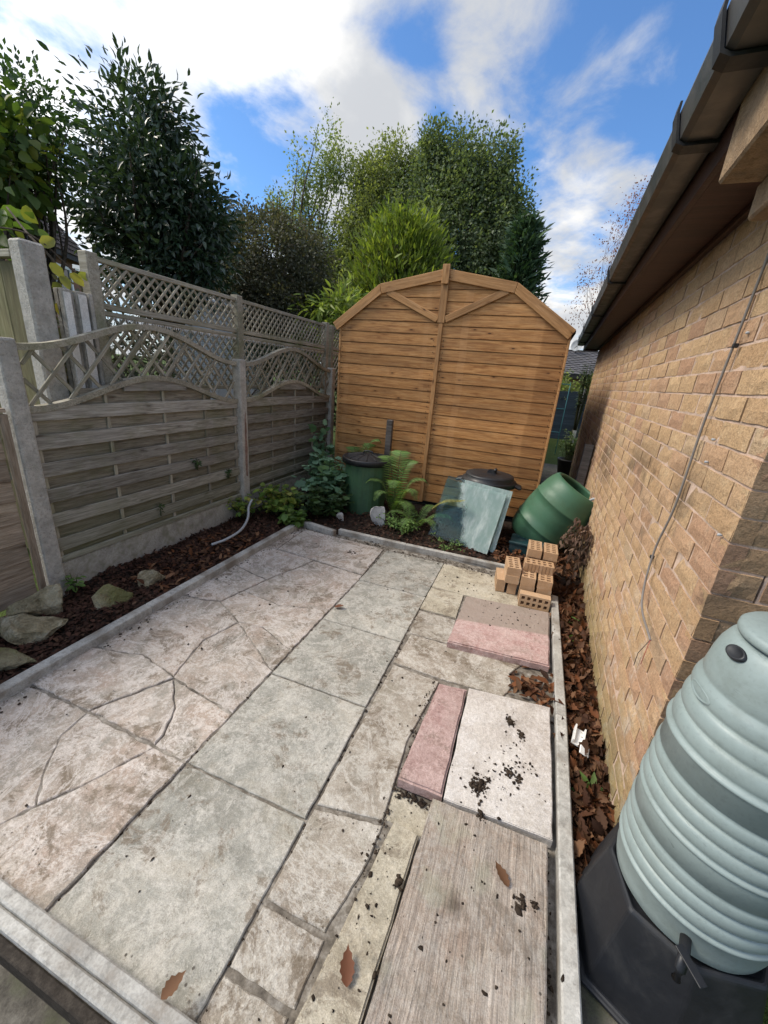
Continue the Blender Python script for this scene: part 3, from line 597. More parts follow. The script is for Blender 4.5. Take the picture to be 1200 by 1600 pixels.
# corbels, fascia, soffit, gutter, roof
boxo('corbel', (-.115, .075, 2.262), (.235, .29, .205), CORBEL, gar, .006); boxo('corbel', (-.07, .075, 2.114), (.145, .29, .083), CORBEL, gar, .006)
boxo('corbel', (-.115, .075, 2.47), (.235, .27, .205), CORBEL, gar, .006)
boxo('fascia_board', (-.215, 3.42, 2.345), (.022, 6.35, .19), BROWNW, gar, .003); boxo('soffit_board', (-.103, 3.42, 2.285), (.198, 6.34, .012), BROWNW, gar, .001)
boxo('soffit_moulding', (-.016, 3.42, 2.262), (.024, 6.34, .03), BROWNW, gar, .004); boxo('fascia_board', (-.115, 6.61, 2.345), (.23, .02, .19), BROWNW, gar, .003)
gp = [(-.342, 2.425), (-.345, 2.405), (-.330, 2.338), (-.312, 2.330), (-.235, 2.330), (-.229, 2.338), (-.229, 2.420), (-.235, 2.420), (-.235, 2.345), (-.306, 2.338), (-.322, 2.345), (-.336, 2.405), (-.336, 2.425)]
bm = bmesh.new(); a_ = [bm.verts.new((x, -.5, z)) for x, z in gp]; b_ = [bm.verts.new((x, 6.72, z)) for x, z in gp]
for i in range(len(gp)): bm.faces.new((a_[i], a_[(i+1) % len(gp)], b_[(i+1) % len(gp)], b_[i]))
gut = link('gutter', bmdone(bm, 'gutter'), gar, GUTTER)
for yy in (.04, .40, 2.15, 3.55, 4.9, 6.1):
    s = Soup(); q = [(x*1.03+.007, z) for x, z in ((-.350, 2.430), (-.352, 2.404), (-.336, 2.330), (-.314, 2.320), (-.228, 2.320), (-.222, 2.43), (-.229, 2.43), (-.234, 2.328), (-.312, 2.328), (-.330, 2.336), (-.345, 2.404), (-.344, 2.430))]; k = len(q)
    s.add([(x, yy-.026, z) for x, z in q]+[(x, yy+.026, z) for x, z in q], [(i, (i+1) % k, (i+1) % k+k, i+k) for i in range(k)]+[tuple(range(k))[::-1], tuple(range(k, 2*k))])
    s.obj('gutter_bracket', BRKT, gut)
link('roof', prism_me([(-.29, 2.43), (1.3, 3.2), (2.9, 2.43), (2.9, 2.36), (1.3, 3.12), (-.21, 2.39)], .1, 6.7, 0, axis='y'), gar, FELT)
# the cable, clips and screw plugs on the wall
def onwall(u, v, off=.012):                      # the garage wall's own plane
    d = ray(u, v); k = (GX-SL*GY-off)/(d[0]-SL*d[1]); return Vector((d[0]*k, d[1]*k, CAM_H+d[2]*k))
cab = tag(tube('hanging_cable', smooth_path([onwall(1236, 300), onwall(1200, 400), onwall(1150, 530), onwall(1100, 660), onwall(1055, 790), onwall(1022, 862, .02), onwall(1003, 940, .03), onwall(1016, 1000, .05)], 8), .0042, WIRE), 'grey cable hanging down the brick wall with bare ends', 'cable')
for e in ((990, 1040), (1001, 1038)):
    tube('bare_wire', [onwall(1016, 1000, .05), onwall(e[0]+7, 1020, .055), onwall(*e, .06)], .0012, COPPER if e[0] > 995 else BRKT, cab, 5)
for u, v in ((1149, 540), (1019, 870)):
    p = onwall(u, v, .012); link('cable_clip', box_me(.016, .012, .014, .002, 'clip'), cab, BRKT, p, (0, 0, GR))
for i, ((u, v), lb) in enumerate((((1170, 520), 'white wall plug high up right of the cable'), ((1116, 687), 'white wall plug in mortar, upper of the close pair'), ((1105, 722), 'white wall plug in mortar, lower of the close pair'), ((1126, 836), 'small white wall plug near the sooty brick'))):
    p = onwall(u, v, .003); tag(link('wall_plug', lathe_me([(.003, -.004), (.0042, .001), (.0042, .006), (.002, .008)], 10, 'plug'), None, HOSE, p, (0, -math.pi/2, GR)), lb, 'wall plug', 'white plugs left in the brick wall')

# ================================================================== FENCES
FX = -2.80
def cpost(x, y, h, label, s=.10, lean=0):
    bm = bmesh.new(); bm_box(bm, (0, 0, h/2-.1), (s, s, h+.2)); 
    for v in bm.verts:
        if v.co.z > 0: v.co.x *= .94; v.co.y *= .94
    bm_bevel(bm, .012, 2); o = link('concrete_post', bmdone(bm, 'concrete_post'), None, POSTC, (x, y, 0), (lean, 0, 0)); return tag(o, label, 'post', 'concrete fence posts')
PY = (1.455, 3.365, 5.29)
cpost(FX+.015, PY[0], 1.575, 'pale rough concrete post nearest the camera beside overlap panel'); cpost(FX+.015, PY[1], 1.575, 'rust-streaked concrete post between the two arched fence panels'); cpost(FX+.015, PY[2], 1.575, 'concrete post at the shed corner behind the climber')
_mid = [o for o in bpy.data.objects if o.get('label', '').startswith('rust-streaked')][0]
RUST = m_stone('rust_stain', (.20, .12, .09), (.30, .19, .15), (.42, .34, .29), 30, .4)
link('rust_streak', prism_me(rough_poly([(-.016, .0), (.012, -.02), (.019, .25), (.015, .50), (.004, .66), (-.008, .58), (-.019, .3)], .03, .004), 0, .0012, 0), _mid, RUST, (.0485, .005, .42), (0, R(90), R(0)))
_mid.children[0].rotation_euler = Matrix(((0, 0, 1), (1, 0, 0), (0, 1, 0))).to_euler()
for a, b, lb in ((PY[0], PY[1], 'long stained concrete gravel board under the near arched panel'), (PY[1], PY[2], 'concrete gravel board under the far arched panel behind plants')):
    tag(boxo('gravel_board', (FX, (a+b)/2, .03), (.05, b-a-.085, .30), GRAVB, None, .006), lb, 'gravel board', 'gravel boards')
def ucurve(t, z0, a): return z0+a*(.5-.5*math.cos(2*math.pi*t))
def arched_panel(y0, y1, label):
    L = y1-y0; t = thing('fence_panel', label, 'fence panel', (FX, y0, 0), 0, 'arched lattice-top fence panels')
    lo = lambda y: ucurve(y/L, 1.185, .195); up = lambda y: ucurve(y/L, 1.532, .205)
    def rail(name, fn, wd, dp):
        s = []; f = []; N_ = 36
        for i in range(N_+1):
            y = L*i/N_; z = fn(y); dz = (fn(min(L, y+.01))-fn(max(0, y-.01)))/.02; n_ = Vector((0, -dz, 1)).normalized()
            for a, b in ((-1, -1), (1, -1), (1, 1), (-1, 1)): s.append((a*dp/2+.004, y+n_.y*b*wd/2, z+n_.z*b*wd/2))
        for i in range(N_):
            for k in range(4): a, b = i*4+k, i*4+(k+1) % 4; f.append((a, b, b+4, a+4))
        f += [(3, 2, 1, 0), tuple(range(N_*4, N_*4+4))]; link(name, pymesh(name, s, f), t, LATT)
    rail('arch_rail', up, .036, .052); rail('arch_rail', lo, .036, .056)
    def slat(z0, z1, x, mat, nm, th):             # a horizontal board, clipped under the lower arch
        zt = z1-.006
        if zt > lo(0):
            ok = [i*L/200 for i in range(201) if lo(i*L/200) > z0+.05]
            if len(ok) < 6: return
            a, b = ok[0], ok[-1]
        else: a, b = .01, L-.01
        jj = random.uniform(-.004, .004); bar(nm, (x, b, (z0+z1)/2+jj), (x, a, (z0+z1)/2-jj), th, z1-z0, (0, 0, 1), mat, t, .003)
    for k in range(8):
        z0 = .262+.1705*k
        slat(z0, z0+.090, .018, FENCE, 'slat', .012)
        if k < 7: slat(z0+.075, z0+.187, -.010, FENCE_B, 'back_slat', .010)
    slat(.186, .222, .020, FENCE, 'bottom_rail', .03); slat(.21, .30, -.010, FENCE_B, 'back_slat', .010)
    for yy in (.03, L*.27, L*.53, L*.77, L-.03):
        z1 = lo(yy)-.02; bar('batten', (.004, yy, .19), (.004, yy, z1), .024, .014, (1, 0, 0), LATT, t, .002)
    for xx, sg in ((.014, 1), (-.002, -1)):
        for k in range(-3, 14):
            y_at = lambda z: (k*.203+.02)+(z-1.2)*.86 if sg > 0 else (k*.203+.16)-(z-1.2)*.86
            zs = [z for z in np.linspace(1.15, 1.80, 131) if .02 < y_at(z) < L-.02 and lo(y_at(z))+.012 < z < up(y_at(z))-.012]
            if len(zs) < 6: continue
            a, b = zs[0], zs[-1]; bar('lattice_strip', (xx, y_at(a), a), (xx, y_at(b), b), .022, .012, (1, 0, 0), LATT, t, .002)
    return t
arched_panel(PY[0]+.05, PY[1]-.05, 'near arched-top fence panel with lattice and weathered slats'); arched_panel(PY[1]+.05, PY[2]-.05, 'far arched-top fence panel with lattice beside the shed')
# overlap panel left of the first post
t = thing('overlap_panel', 'brown overlap fence panel cut off at the left edge', 'fence panel', (FX, -.45, 0))
for k in range(9):
    z = .02+k*.128
    bar('slat', (.016+.006*(k % 2)*0, 1.80, z+.07), (.016, 0, z+.07), .010, .145, (-.075, 0, 1), LAP, t, .002)
bar('batten', (.034, 1.825, 0), (.034, 1.825, 1.17), .036, .028, (1, 0, 0), LAP, t, .003); bar('batten', (.034, .9, 0), (.034, .9, 1.17), .036, .028, (1, 0, 0), LAP, t, .003)
bar('capping', (.02, 1.84, 1.19), (.02, 0, 1.19), .05, .022, (0, 0, 1), LAP, t, .003)
# trellis behind
TX = -2.955
def wpost(y, h, label, s=.08, x=TX): return tag(boxo('timber_post', (x, y, h/2-.05), (s, s, h+.1), LATT, None, .004), label, 'post', 'timber trellis posts')
wpost(2.13, 2.155, 'mossy timber post at the near end of the trellis'); wpost(3.575, 2.165, 'grey timber post between the two trellis lengths'); wpost(5.40, 2.165, 'timber post at the far end of trellis near shed'); wpost(5.56, 2.15, 'second timber post close behind the end of trellis', .07)
def trellis(y0, y1, label):
    L = y1-y0; t = thing('trellis_panel', label, 'trellis', (TX, y0, 0), 0, 'square trellis panels above the fence')
    for z, h in ((2.125, .032), (1.842, .038), (1.795, .03), (1.30, .034)): bar('rail', (.0, L, z), (.0, 0, z), .04, h, (0, 0, 1), LATT, t, .003)
    for za, zb, st in ((1.862, 2.108, .078), (1.318, 1.778, .088)):
        H_ = zb-za
        for xx, sg in ((.011, 1), (-.003, -1)):
            k = -int(H_/st)-2
            while k*st < L+H_:
                a0, a1 = (k*st, k*st+H_*.92) if sg > 0 else (k*st+H_*.92, k*st); z0, z1 = za, zb; k += 1
                pts_ = [(a0+(a1-a0)*u, z0+(z1-z0)*u) for u in np.linspace(0, 1, 60)]; pts_ = [p for p in pts_ if .005 < p[0] < L-.005]
                if len(pts_) < 6: continue
                p, q = pts_[0], pts_[-1]; bar('lattice_strip', (xx, p[0], p[1]), (xx, q[0], q[1]), .017, .010, (1, 0, 0), LATT, t, .0015)
    s = Soup()
    for i in range(int(L/.02)): s.box(Matrix.Translation((-.03, i*.02+.01, 1.55)), .0014, .0014, .48)
    for i in range(24): s.box(Matrix.Translation((-.03, L/2, 1.32+i*.02)), .0014, L, .0014)
    tag(s.obj('wire_mesh', GREEN2, t), kind='stuff')
    s = Soup()
    for i in range(int(L/.022)): y = i*.022; s.add([(.012, y, 1.782), (.012, y+.022, 1.782), (.012, y+.011, 1.755)], [(0, 1, 2)])
    s.box(Matrix.Translation((.012, L/2, 1.788)), .003, L, .012); s.obj('netting_edge', WHITEP, t)
    return t
trellis(2.17, 3.535, 'nearer length of grey trellis above the arched panel'); trellis(3.615, 5.36, 'farther length of grey trellis running towards the shed'); trellis(5.6, 6.5, 'short end of trellis glimpsed behind the shed corner')
# neighbour's posts and boards at the left
tag(boxo('concrete_post', (-2.985, 1.79, 1.0), (.11, .135, 2.24), POSTC, None, .012), 'tall concrete post beside algae green boards', 'post', 'concrete fence posts')
bm = bmesh.new()
bm_box(bm, (0, 0, .9), (.05, .20, 2.0)); bm_box(bm, (.035, -.075, .9), (.05, .05, 2.0)); bm_box(bm, (.035, .02, .9), (.035, .06, 2.0)); bm_box(bm, (.03, .085, .9), (.05, .03, 2.0)); bm_bevel(bm, .004)
sp_ = tag(link('slotted_post', bmdone(bm, 'slotted_post'), None, POSTC, (-2.97, 2.0, 0)), 'shorter slotted concrete post with pale fluted side under yellow leaves', 'post')
WASH = m_stone('whitewash', (.72, .70, .66), (.80, .78, .74), (.84, .82, .79), 25, .3)
for yy, ww in ((-.075, .044), (.02, .052)): boxo('painted_face', (.062, yy, .9), (.005, ww, 1.96), WASH, sp_, .001)
t = thing('board_fence', 'green algae covered vertical board fence at the left edge', 'fence', (-3.04, 1.76, 0))
for k in range(9): bar('board', (-.09-k*.148, 0, 0), (-.09-k*.148, 0, 2.02+random.uniform(-.01, .01)), .142, .018, (0, -1, 0), GREENW, t, .003)
bar('capping', (0, -.012, 2.045), (-1.4, -.012, 2.045), .05, .04, (0, 0, 1), LATT, t, .003)

# ================================================================== SHED
SY = 4.72; SXL, SXR = -2.375, .205
shed = thing('wooden_shed', 'orange-brown timber shed with barn-shaped roof', 'shed', (0, SY, 0), R(0))
roofline = [(-2.43, 2.055), (-1.885, 2.475), (-1.14, 2.625), (-.388, 2.50), (.215, 2.095)]
def rl(x):
    for (a, b), (c, d) in zip(roofline[:-1], roofline[1:]):
        if a <= x <= c: return b+(d-b)*(x-a)/(c-a)
    return 2.05
def rx(z, left):                                  # where the roofline reaches height z
    xs = np.linspace(SXL, -1.14, 400) if left else np.linspace(SXR, -1.14, 400)
    for x in xs:
        if rl(x) >= z: return float(x)
    return None
KX0, KX1 = -1.165, -1.115
rng_ = random.Random(3)
for left in (True, False):
    z = .05+(0 if left else .022)
    while z < 2.58:
        h = .1225 if left else .1195; z0, z1 = z+.0015, z+h-.0015; zt = min(z1, 2.57); a0 = rx(z0, left); a1 = rx(zt, left); z += h
        if a0 is None or a1 is None: continue
        if left: poly = [(a0, z0), (KX0+.006, z0), (KX0+.006, zt), (a1, zt)]
        else: poly = [(KX1-.006, z0), (a0, z0), (a1, zt), (KX1-.006, zt)]
        cx_, cz_ = (poly[0][0]+poly[1][0])/2, (z0+zt)/2; pl = [(p[0]-cx_, p[1]-cz_) for p in poly]
        bm = bmesh.new()                           # shiplap: the face leans out a little to a rounded lower edge
        fr = [bm.verts.new((p[0], -.014 if p[1] < 0 else -.009, p[1])) for p in pl]; bk = [bm.verts.new((p[0], .004, p[1])) for p in pl]; k = 4
        bm.faces.new(fr[::-1]); bm.faces.new(bk)
        for i in range(k): bm.faces.new((fr[i], fr[(i+1) % k], bk[(i+1) % k], bk[i]))
        bmesh.ops.recalc_face_normals(bm, faces=bm.faces); bmesh.ops.bevel(bm, geom=[e for e in bm.edges if all(v in fr for v in e.verts)], offset=.0045, segments=2, affect='EDGES', clamp_overlap=True)
        link('board', bmdone(bm, 'board'), shed, SHED, (cx_, 0, cz_), (rng_.uniform(-.002, .002), rng_.uniform(-.001, .001), 0))
s = Soup()
for xx in (-2.335, -1.20, -1.085, .165):
    for k in range(32): s.box(Matrix.Translation((xx+random.uniform(-.006, .006), -.0155, .075+.0605*k+random.uniform(-.006, .006))), .007, .004, .007)
tag(s.obj('nail_heads', FELT, shed), kind='stuff')
link('backing', prism_me([(SXL+.01, .03), (SXR-.01, .03), (SXR-.01, 2.03), (-.39, 2.45), (-1.14, 2.58), (-1.88, 2.44), (SXL+.01, 2.03)], .012, .03, 0, axis='y'), shed, FELT)
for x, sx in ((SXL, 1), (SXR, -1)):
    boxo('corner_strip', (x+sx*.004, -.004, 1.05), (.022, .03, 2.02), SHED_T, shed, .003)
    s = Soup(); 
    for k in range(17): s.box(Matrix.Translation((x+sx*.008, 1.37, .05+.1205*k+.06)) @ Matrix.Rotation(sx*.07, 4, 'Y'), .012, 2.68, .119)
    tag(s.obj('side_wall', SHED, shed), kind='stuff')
# trim: bargeboards, king post, braces, batten, finial
def flat_board(name, p, q, wd, th, y, mat, cut=0., parent=None):
    bar(name, (p[0], y, p[1]), (q[0], y, q[1]), th, wd, Vector((-(q[1]-p[1]), 0, q[0]-p[0])), mat, parent or shed, .004)
out = [(-2.465, 2.085), (-1.89, 2.505), (-1.14, 2.655), (-.388, 2.53), (.245, 2.115)]
inn = [(-2.405, 2.005), (-1.862, 2.405), (-1.14, 2.548), (-.412, 2.43), (.182, 2.022)]
for i in range(4):
    a, b, c, d = out[i], out[i+1], inn[i+1], inn[i]; g_ = .0015; cx_, cz_ = (a[0]+b[0])/2, (a[1]+b[1])/2; an = math.atan2(b[1]-a[1], b[0]-a[0]); ca, sa = math.cos(-an), math.sin(-an)
    pl = [((p[0]-cx_)*ca-(p[1]-cz_)*sa, (p[0]-cx_)*sa+(p[1]-cz_)*ca) for p in (d, c, b, a)]
    me = prism_me(inset(pl, g_), -.016, .0, .003, axis='y'); link('bargeboard', me, shed, SHED_T, (cx_, -.024, cz_), (0, -an, 0))
    s = Soup(); s.add([(a[0]+.01, -.012, a[1]-.008), (b[0], -.012, b[1]-.008), (b[0], 2.82, b[1]-.008), (a[0]+.01, 2.82, a[1]-.008), (a[0]+.01, -.012, a[1]-.03), (b[0], -.012, b[1]-.03), (b[0], 2.82, b[1]-.03), (a[0]+.01, 2.82, a[1]-.03)], [(0, 1, 2, 3), (7, 6, 5, 4), (0, 4, 5, 1), (1, 5, 6, 2), (2, 6, 7, 3), (3, 7, 4, 0)]); s.obj('roof', FELT, shed)
bar('finial', (-1.14, -.052, 2.505), (-1.14, -.052, 2.69), .078, .020, (0, -1, 0), SHED_T, shed, .004)
bar('king_post', (-1.14, -.027, 2.13), (-1.14, -.027, 2.55), .080, .018, (0, -1, 0), SHED_T, shed, .003)
bar('batten', (-1.135, -.024, .06), (-1.14, -.024, 2.127), .046, .018, (0, -1, 0), SHED_T, shed, .003)
flat_board('brace', (-1.79, 2.43), (-1.183, 2.165), .07, .016, -.026, SHED_T); flat_board('brace', (-1.097, 2.165), (-.475, 2.455), .07, .016, -.026, SHED_T)
boxo('bearer', (-1.1, .06, .02), (2.5, .07, .07), GREYW, shed, .003); boxo('back_wall', (-1.09, 2.72, 1.06), (2.56, .02, 2.0), SHED, shed, .003)

# ================================================================== OBJECTS ON AND ROUND THE PATIO
# ---- sage water butt on its black stand
BX, BY = .648, .992
butt = thing('water_butt', 'sage green ribbed water butt on a black stand', 'water butt', (BX, BY, 0))
def rib_prof():
    P_ = [(.150, .252), (.166, .256), (.176, .27), (.181, .30), (.184, .352)]
    def ridge(z): return [(.1865, z), (.1905, z+.003), (.1905, z+.008), (.187, z+.012)]
    def ribs(z, z1, r0, r1, k=3):
        o_ = []; h = (z1-z)/k
        for i in range(k):
            for j in range(7):
                u = j/6; o_.append((r0+(r1-r0)*((i+u)/k)-.0085+.0085*math.sin(math.pi*u)**.55, z+h*(i+u)))
        return o_
    P_ += ridge(.356)+ribs(.369, .50, .189, .190)+[(.186, .502), (.1865, .56)]+ridge(.563)+ribs(.577, .705, .189, .183)+[(.179, .707), (.176, .765)]+ridge(.766)[:0]
    P_ += [(.1795, .768), (.183, .771), (.183, .776), (.179, .780)]+ribs(.783, .935, .179, .160)+[(.150, .940), (.1525, .946), (.150, .965), (.147, .99), (.141, 1.018), (.131, 1.042), (.124, 1.052), (.118, 1.056), (.04, 1.057), (.0, 1.057)]
    return P_
bod = link('body', lathe_me(rib_prof(), 96, 'body', True, False), butt, SAGE)
lidp = [(.0, 1.062), (.110, 1.062), (.121, 1.064), (.123, 1.070), (.122, 1.080), (.116, 1.086), (.07, 1.091), (.0, 1.092)]
link('lid', lathe_me(lidp, 72, 'lid', True, False), butt, SAGE)
# handle slot near the top and fitting hole below it
def on_butt(an, z, r): return Vector((math.cos(an)*r, math.sin(an)*r, z))
a0 = R(200)
def patch(name, an, z, r, w_, h_, depth, mat, tilt=0.):
    v, f = [], []; N_ = 20
    for rr, dd in ((1.25, .0015), (1.1, .004), (.95, -.002), (.7, -depth), (0, -depth)):
        for i in range(N_):
            t = 2*math.pi*i/N_; p = on_butt(an+math.cos(t)*w_*rr/r, z+math.sin(t)*h_*rr, r+dd+tilt*math.sin(t)*h_*rr); v.append(p)
    for j in range(4):
        for i in range(N_): a, b = j*N_+i, j*N_+(i+1) % N_; f.append((a, b, b+N_, a+N_))
    return link(name, pymesh(name, v, f, True), butt, mat)
m = link('overflow_hole', lathe_me([(.0, .002), (.0135, .002), (.0165, .004), (.019, .003), (.0205, -.003)], 24, 'hole', True, False), butt, BLACK, mtx=Matrix.Translation(on_butt(R(193), 1.034, .1375)) @ Matrix.Rotation(R(193), 4, 'Z') @ Matrix.Rotation(R(52), 4, 'Y') @ Matrix.Diagonal((.8, 1.25, 1, 1)))
patch('handle_recess', R(186), .905, .1625, .034, .011, .004, SAGE, -.1)
tap = tube('tap', [on_butt(R(249), .318, .178), on_butt(R(249), .318, .225), on_butt(R(249), .30, .246), on_butt(R(249), .27, .25)], [.012, .012, .011, .010], BLACK, butt, 12)
bar('tap_handle', on_butt(R(249), .332, .225)+Vector((-.012, .01, 0)), on_butt(R(249), .324, .245)+Vector((.030, -.030, 0)), .020, .004, (0, 0, 1), BLACK, tap, .001)
# stand: an octagonal flared plinth with recessed panels and a foot flange
def ngon(r, z, sq=.78, rot=R(22.5)+R(14)):
    o_ = []
    for i in range(8):
        an = rot+i*math.pi/4; rr = r*(1.0 if i % 2 else 1.05); o_.append(Vector((math.cos(an)*rr, math.sin(an)*rr, z)))
    return o_
bm = bmesh.new(); rings = [[bm.verts.new(p) for p in ngon(r, z)] for r, z in ((.246, -.05), (.262, -.05), (.262, -.037), (.244, -.034), (.226, .08), (.205, .20), (.194, .253), (.184, .262), (.170, .250), (.150, .248))]
for a, b in zip(rings[:-1], rings[1:]):
    for i in range(8): bm.faces.new((a[i], a[(i+1) % 8], b[(i+1) % 8], b[i]))
bm.faces.new(rings[-1])
side = [f for f in bm.faces if abs(f.normal.z) < .5 and .0 < f.calc_center_median().z < .22]
bmesh.ops.recalc_face_normals(bm, faces=bm.faces); bm_bevel(bm, .006, 2)
stand = tag(link('butt_stand', bmdone(bm, 'butt_stand', False), None, BLACK, (BX, BY, 0)), 'black octagonal plastic stand under the water butt', 'stand')

# ---- perforated bricks
def pbrick_me(L=.215, W_=.1025, H=.065):
    bm = bmesh.new(); nx, ny = 11, 5; xs = [-L/2+L*q for q in (0, .07, .18, .26, .37, .45, .55, .63, .74, .82, .93, 1)]; ys = [-W_/2+W_*q for q in (0, .15, .42, .58, .85, 1)]
    g = [[bm.verts.new((x, y, H/2)) for y in ys] for x in xs]; b = [[bm.verts.new((x, y, -H/2)) for y in ys] for x in xs]
    for i in range(11):
        for j in range(5):
            hole = i % 2 and j % 2; c = [(i, j), (i+1, j), (i+1, j+1), (i, j+1)]
            if not hole: bm.faces.new([g[p][q] for p, q in c]); bm.faces.new([b[p][q] for p, q in c][::-1])
            else:
                for k in range(4): p, q = c[k], c[(k+1) % 4]; bm.faces.new((g[p[0]][p[1]], g[q[0]][q[1]], b[q[0]][q[1]], b[p[0]][p[1]]))
    for i in range(11): bm.faces.new((g[i][0], b[i][0], b[i+1][0], g[i+1][0])); bm.faces.new((g[i+1][5], b[i+1][5], b[i][5], g[i][5]))
    for j in range(5): bm.faces.new((g[0][j+1], b[0][j+1], b[0][j], g[0][j])); bm.faces.new((g[11][j], b[11][j], b[11][j+1], g[11][j+1]))
    return bmdone(bm, 'perforated_brick')
PBM = pbrick_me(); PBM.materials.append(PBRICK)
def grooved_me():
    me = pbrick_me(); bm = bmesh.new(); bm.from_mesh(me)
    for i in range(8):
        x = -.09+i*.0257; bm_box(bm, (x, -.0535, 0), (.019, .005, .065))
    o = bmdone(bm, 'perforated_brick'); o.materials.append(PBRICK); return o
PBG = grooved_me()
def pb(x, y, z, rx_=0, ry_=0, rzz=0, label='', me=None):
    o = link('perforated_brick', me or PBM, None, None, (x, y, z), (rx_, ry_, rzz+random.uniform(-.03, .03))); return tag(o, label, 'brick', 'perforated bricks stacked on the patio corner')
Q = math.pi/2
pb(.262, 2.825, .0535, Q, 0, 0, 'perforated brick lying on edge with its holes facing the camera')
pb(.255, 2.935, .0345, 0, 0, 0, 'grooved brick at the bottom of the main stack, above the edge-lying one', PBG)
pb(.255, 3.075, .0345, 0, 0, 0, 'hidden bottom brick deeper under the main stack', PBG)
for x, nm in ((.198, 'left'), (.318, 'right')):
    for k, lv in enumerate(('lower', 'upper')):
        pb(x, 2.995, .1-.0005+.0655*k, 0, 0, Q, f'end-on brick, {lv} of the front {nm} pair in the main stack')
pb(.262, 3.135, .035+.0655, 0, 0, Q*0, 'brick in the second layer behind the end-on pairs'); pb(.262, 3.16, .166, 0, 0, 0, 'brick in the third layer behind the end-on pairs')
pb(.258, 3.062, .2315, 0, 0, .03, 'grooved brick lying across the top of the end-on pairs', PBG)
for x, nm in ((.215, 'left'), (.335, 'right')):
    pb(x, 3.255, .0345, 0, 0, Q, f'buried {nm} brick at the rear foot of the stack')
    pb(x, 3.265, .232, 0, 0, Q, f'rear {nm} brick with holes below the stack top'); pb(x, 3.245, .298, 0, 0, Q, f'topmost {nm} brick at the rear of stack')
pb(.072, 3.02, .1375, 0, 0, Q+.10, 'lower brick of the small left pair with holes'); pb(.072, 3.025, .203, 0, 0, Q+.10, 'upper brick of the small left pair with holes')
pb(.085, 3.045, .0535, Q, 0, Q+.08, 'brick on edge supporting the small left pair'); pb(-.005, 3.045, .0535, Q, 0, Q+.13, 'plain brick standing on edge, leftmost of the pile')

# ---- green barrel leaning on the wall
bt = thing('tilted_barrel', 'open green plastic barrel leaning against the brick wall', 'barrel', (.205, 4.18, .02)); bt.rotation_euler = (R(2), R(29), 0); bt.scale = (1.08, 1.08, 1.08)
bp = [(.0, .02), (.20, .02), (.235, .03), (.262, .08), (.276, .16), (.279, .195), (.285, .199), (.285, .211), (.280, .215), (.284, .30), (.284, .40), (.281, .455), (.2865, .459), (.2865, .473), (.281, .477), (.272, .56), (.258, .62), (.243, .655), (.228, .672), (.214, .676), (.203, .672), (.199, .66), (.205, .645), (.24, .60), (.265, .5), (.27, .2), (.25, .06), (.0, .04)]
link('body', lathe_me(bp, 72, 'body', True, False), bt, GREEN)
tag(tube('pipe_end', [(.56, 4.04, .50), (.66, 3.98, .615), (.74, 3.93, .645)], .012, HOSE), 'grey pipe end poking out of the green barrel', 'pipe')
# dark teal crate under the barrel
tc_ = thing('teal_tub', 'dark teal plastic tub squashed below the green barrel', 'tub', (.22, 3.86, 0), R(-6))
link('tub_wall', prism_me([(-.19, -.13), (.19, -.13), (.21, .13), (-.21, .13)], 0, .13, .012, 2), tc_, TEAL); boxo('rim', (0, -.135, .125), (.40, .018, .022), TEAL, tc_, .004)

# ---- green dustbin with a black ribbed lid
bn = thing('green_dustbin', 'dull green dustbin with black ribbed lid beside the ferns', 'dustbin', (-1.675, 4.15, -.02)); bn.scale = (1.16, 1.16, 1.05)
v, f = [], []; SG = 72
for j, (r, z) in enumerate([(.185, 0), (.19, .01), (.198, .2), (.208, .40), (.216, .58), (.222, .60), (.222, .62)]):
    for i in range(SG):
        an = 2*math.pi*i/SG; fl = .005 if (i//3) % 2 == 0 and 0 < j < 5 else 0; v.append(((r+fl)*math.cos(an), (r+fl)*math.sin(an), z))
for j in range(6):
    for i in range(SG): a, b = j*SG+i, j*SG+(i+1) % SG; f.append((a, b, b+SG, a+SG))
link('body', pymesh('body', v, f), bn, GREEN2)
lid = link('lid', lathe_me([(.240, .575), (.252, .575), (.252, .622), (.248, .632), (.232, .634), (.226, .624), (.19, .640), (.12, .657), (.05, .666), (.0, .668)], 72, 'lid', True, False), bn, BLACK)
for i in range(14):
    an = 2*math.pi*i/14+.1; bar('rib', (math.cos(an)*.055, math.sin(an)*.055, .668), (math.cos(an)*.21, math.sin(an)*.21, .634), .012, .012, (0, 0, 1), BLACK, lid, .002)
tube('handle', smooth_path([(-.05, 0, .662), (-.042, 0, .690), (0, 0, .696), (.042, 0, .690), (.05, 0, .662)], 4), .009, BLACK, lid)

# ---- black dustbin with handled lid behind the glass
bk = thing('black_dustbin', 'black dustbin with handled lid behind the leaning glass', 'dustbin', (-.312, 4.22, .045)); bk.scale = (1.04, 1.04, 1.03)
link('body', lathe_me([(.20, 0), (.215, .2), (.228, .50), (.232, .50)], 48, 'body', True, False), bk, BLACK)
lid = link('lid', lathe_me([(.262, .488), (.272, .49), (.272, .53), (.268, .536), (.238, .54), (.240, .575), (.235, .585), (.20, .592), (.0, .602)], 64, 'lid', True, False), bk, BLACK)
for sx in (-1, 1): link('side_handle', box_me(.085, .13, .030, .012, 'h'), bk, BLACK, (sx*.285, -.02, .505), (0, sx*R(18), 0))
lb_ = R(-12)
link('grip', prism_me([(-.055, .59), (.055, .59), (.032, .636), (-.032, .636)], -.02, .02, .006, 2, axis='y'), lid, BLACK, (.02, 0, 0), (0, 0, lb_)); tube('grip_knob', [(.05, -.03, .632), (.05, .03, .632)], .017, BLACK, lid, 10)

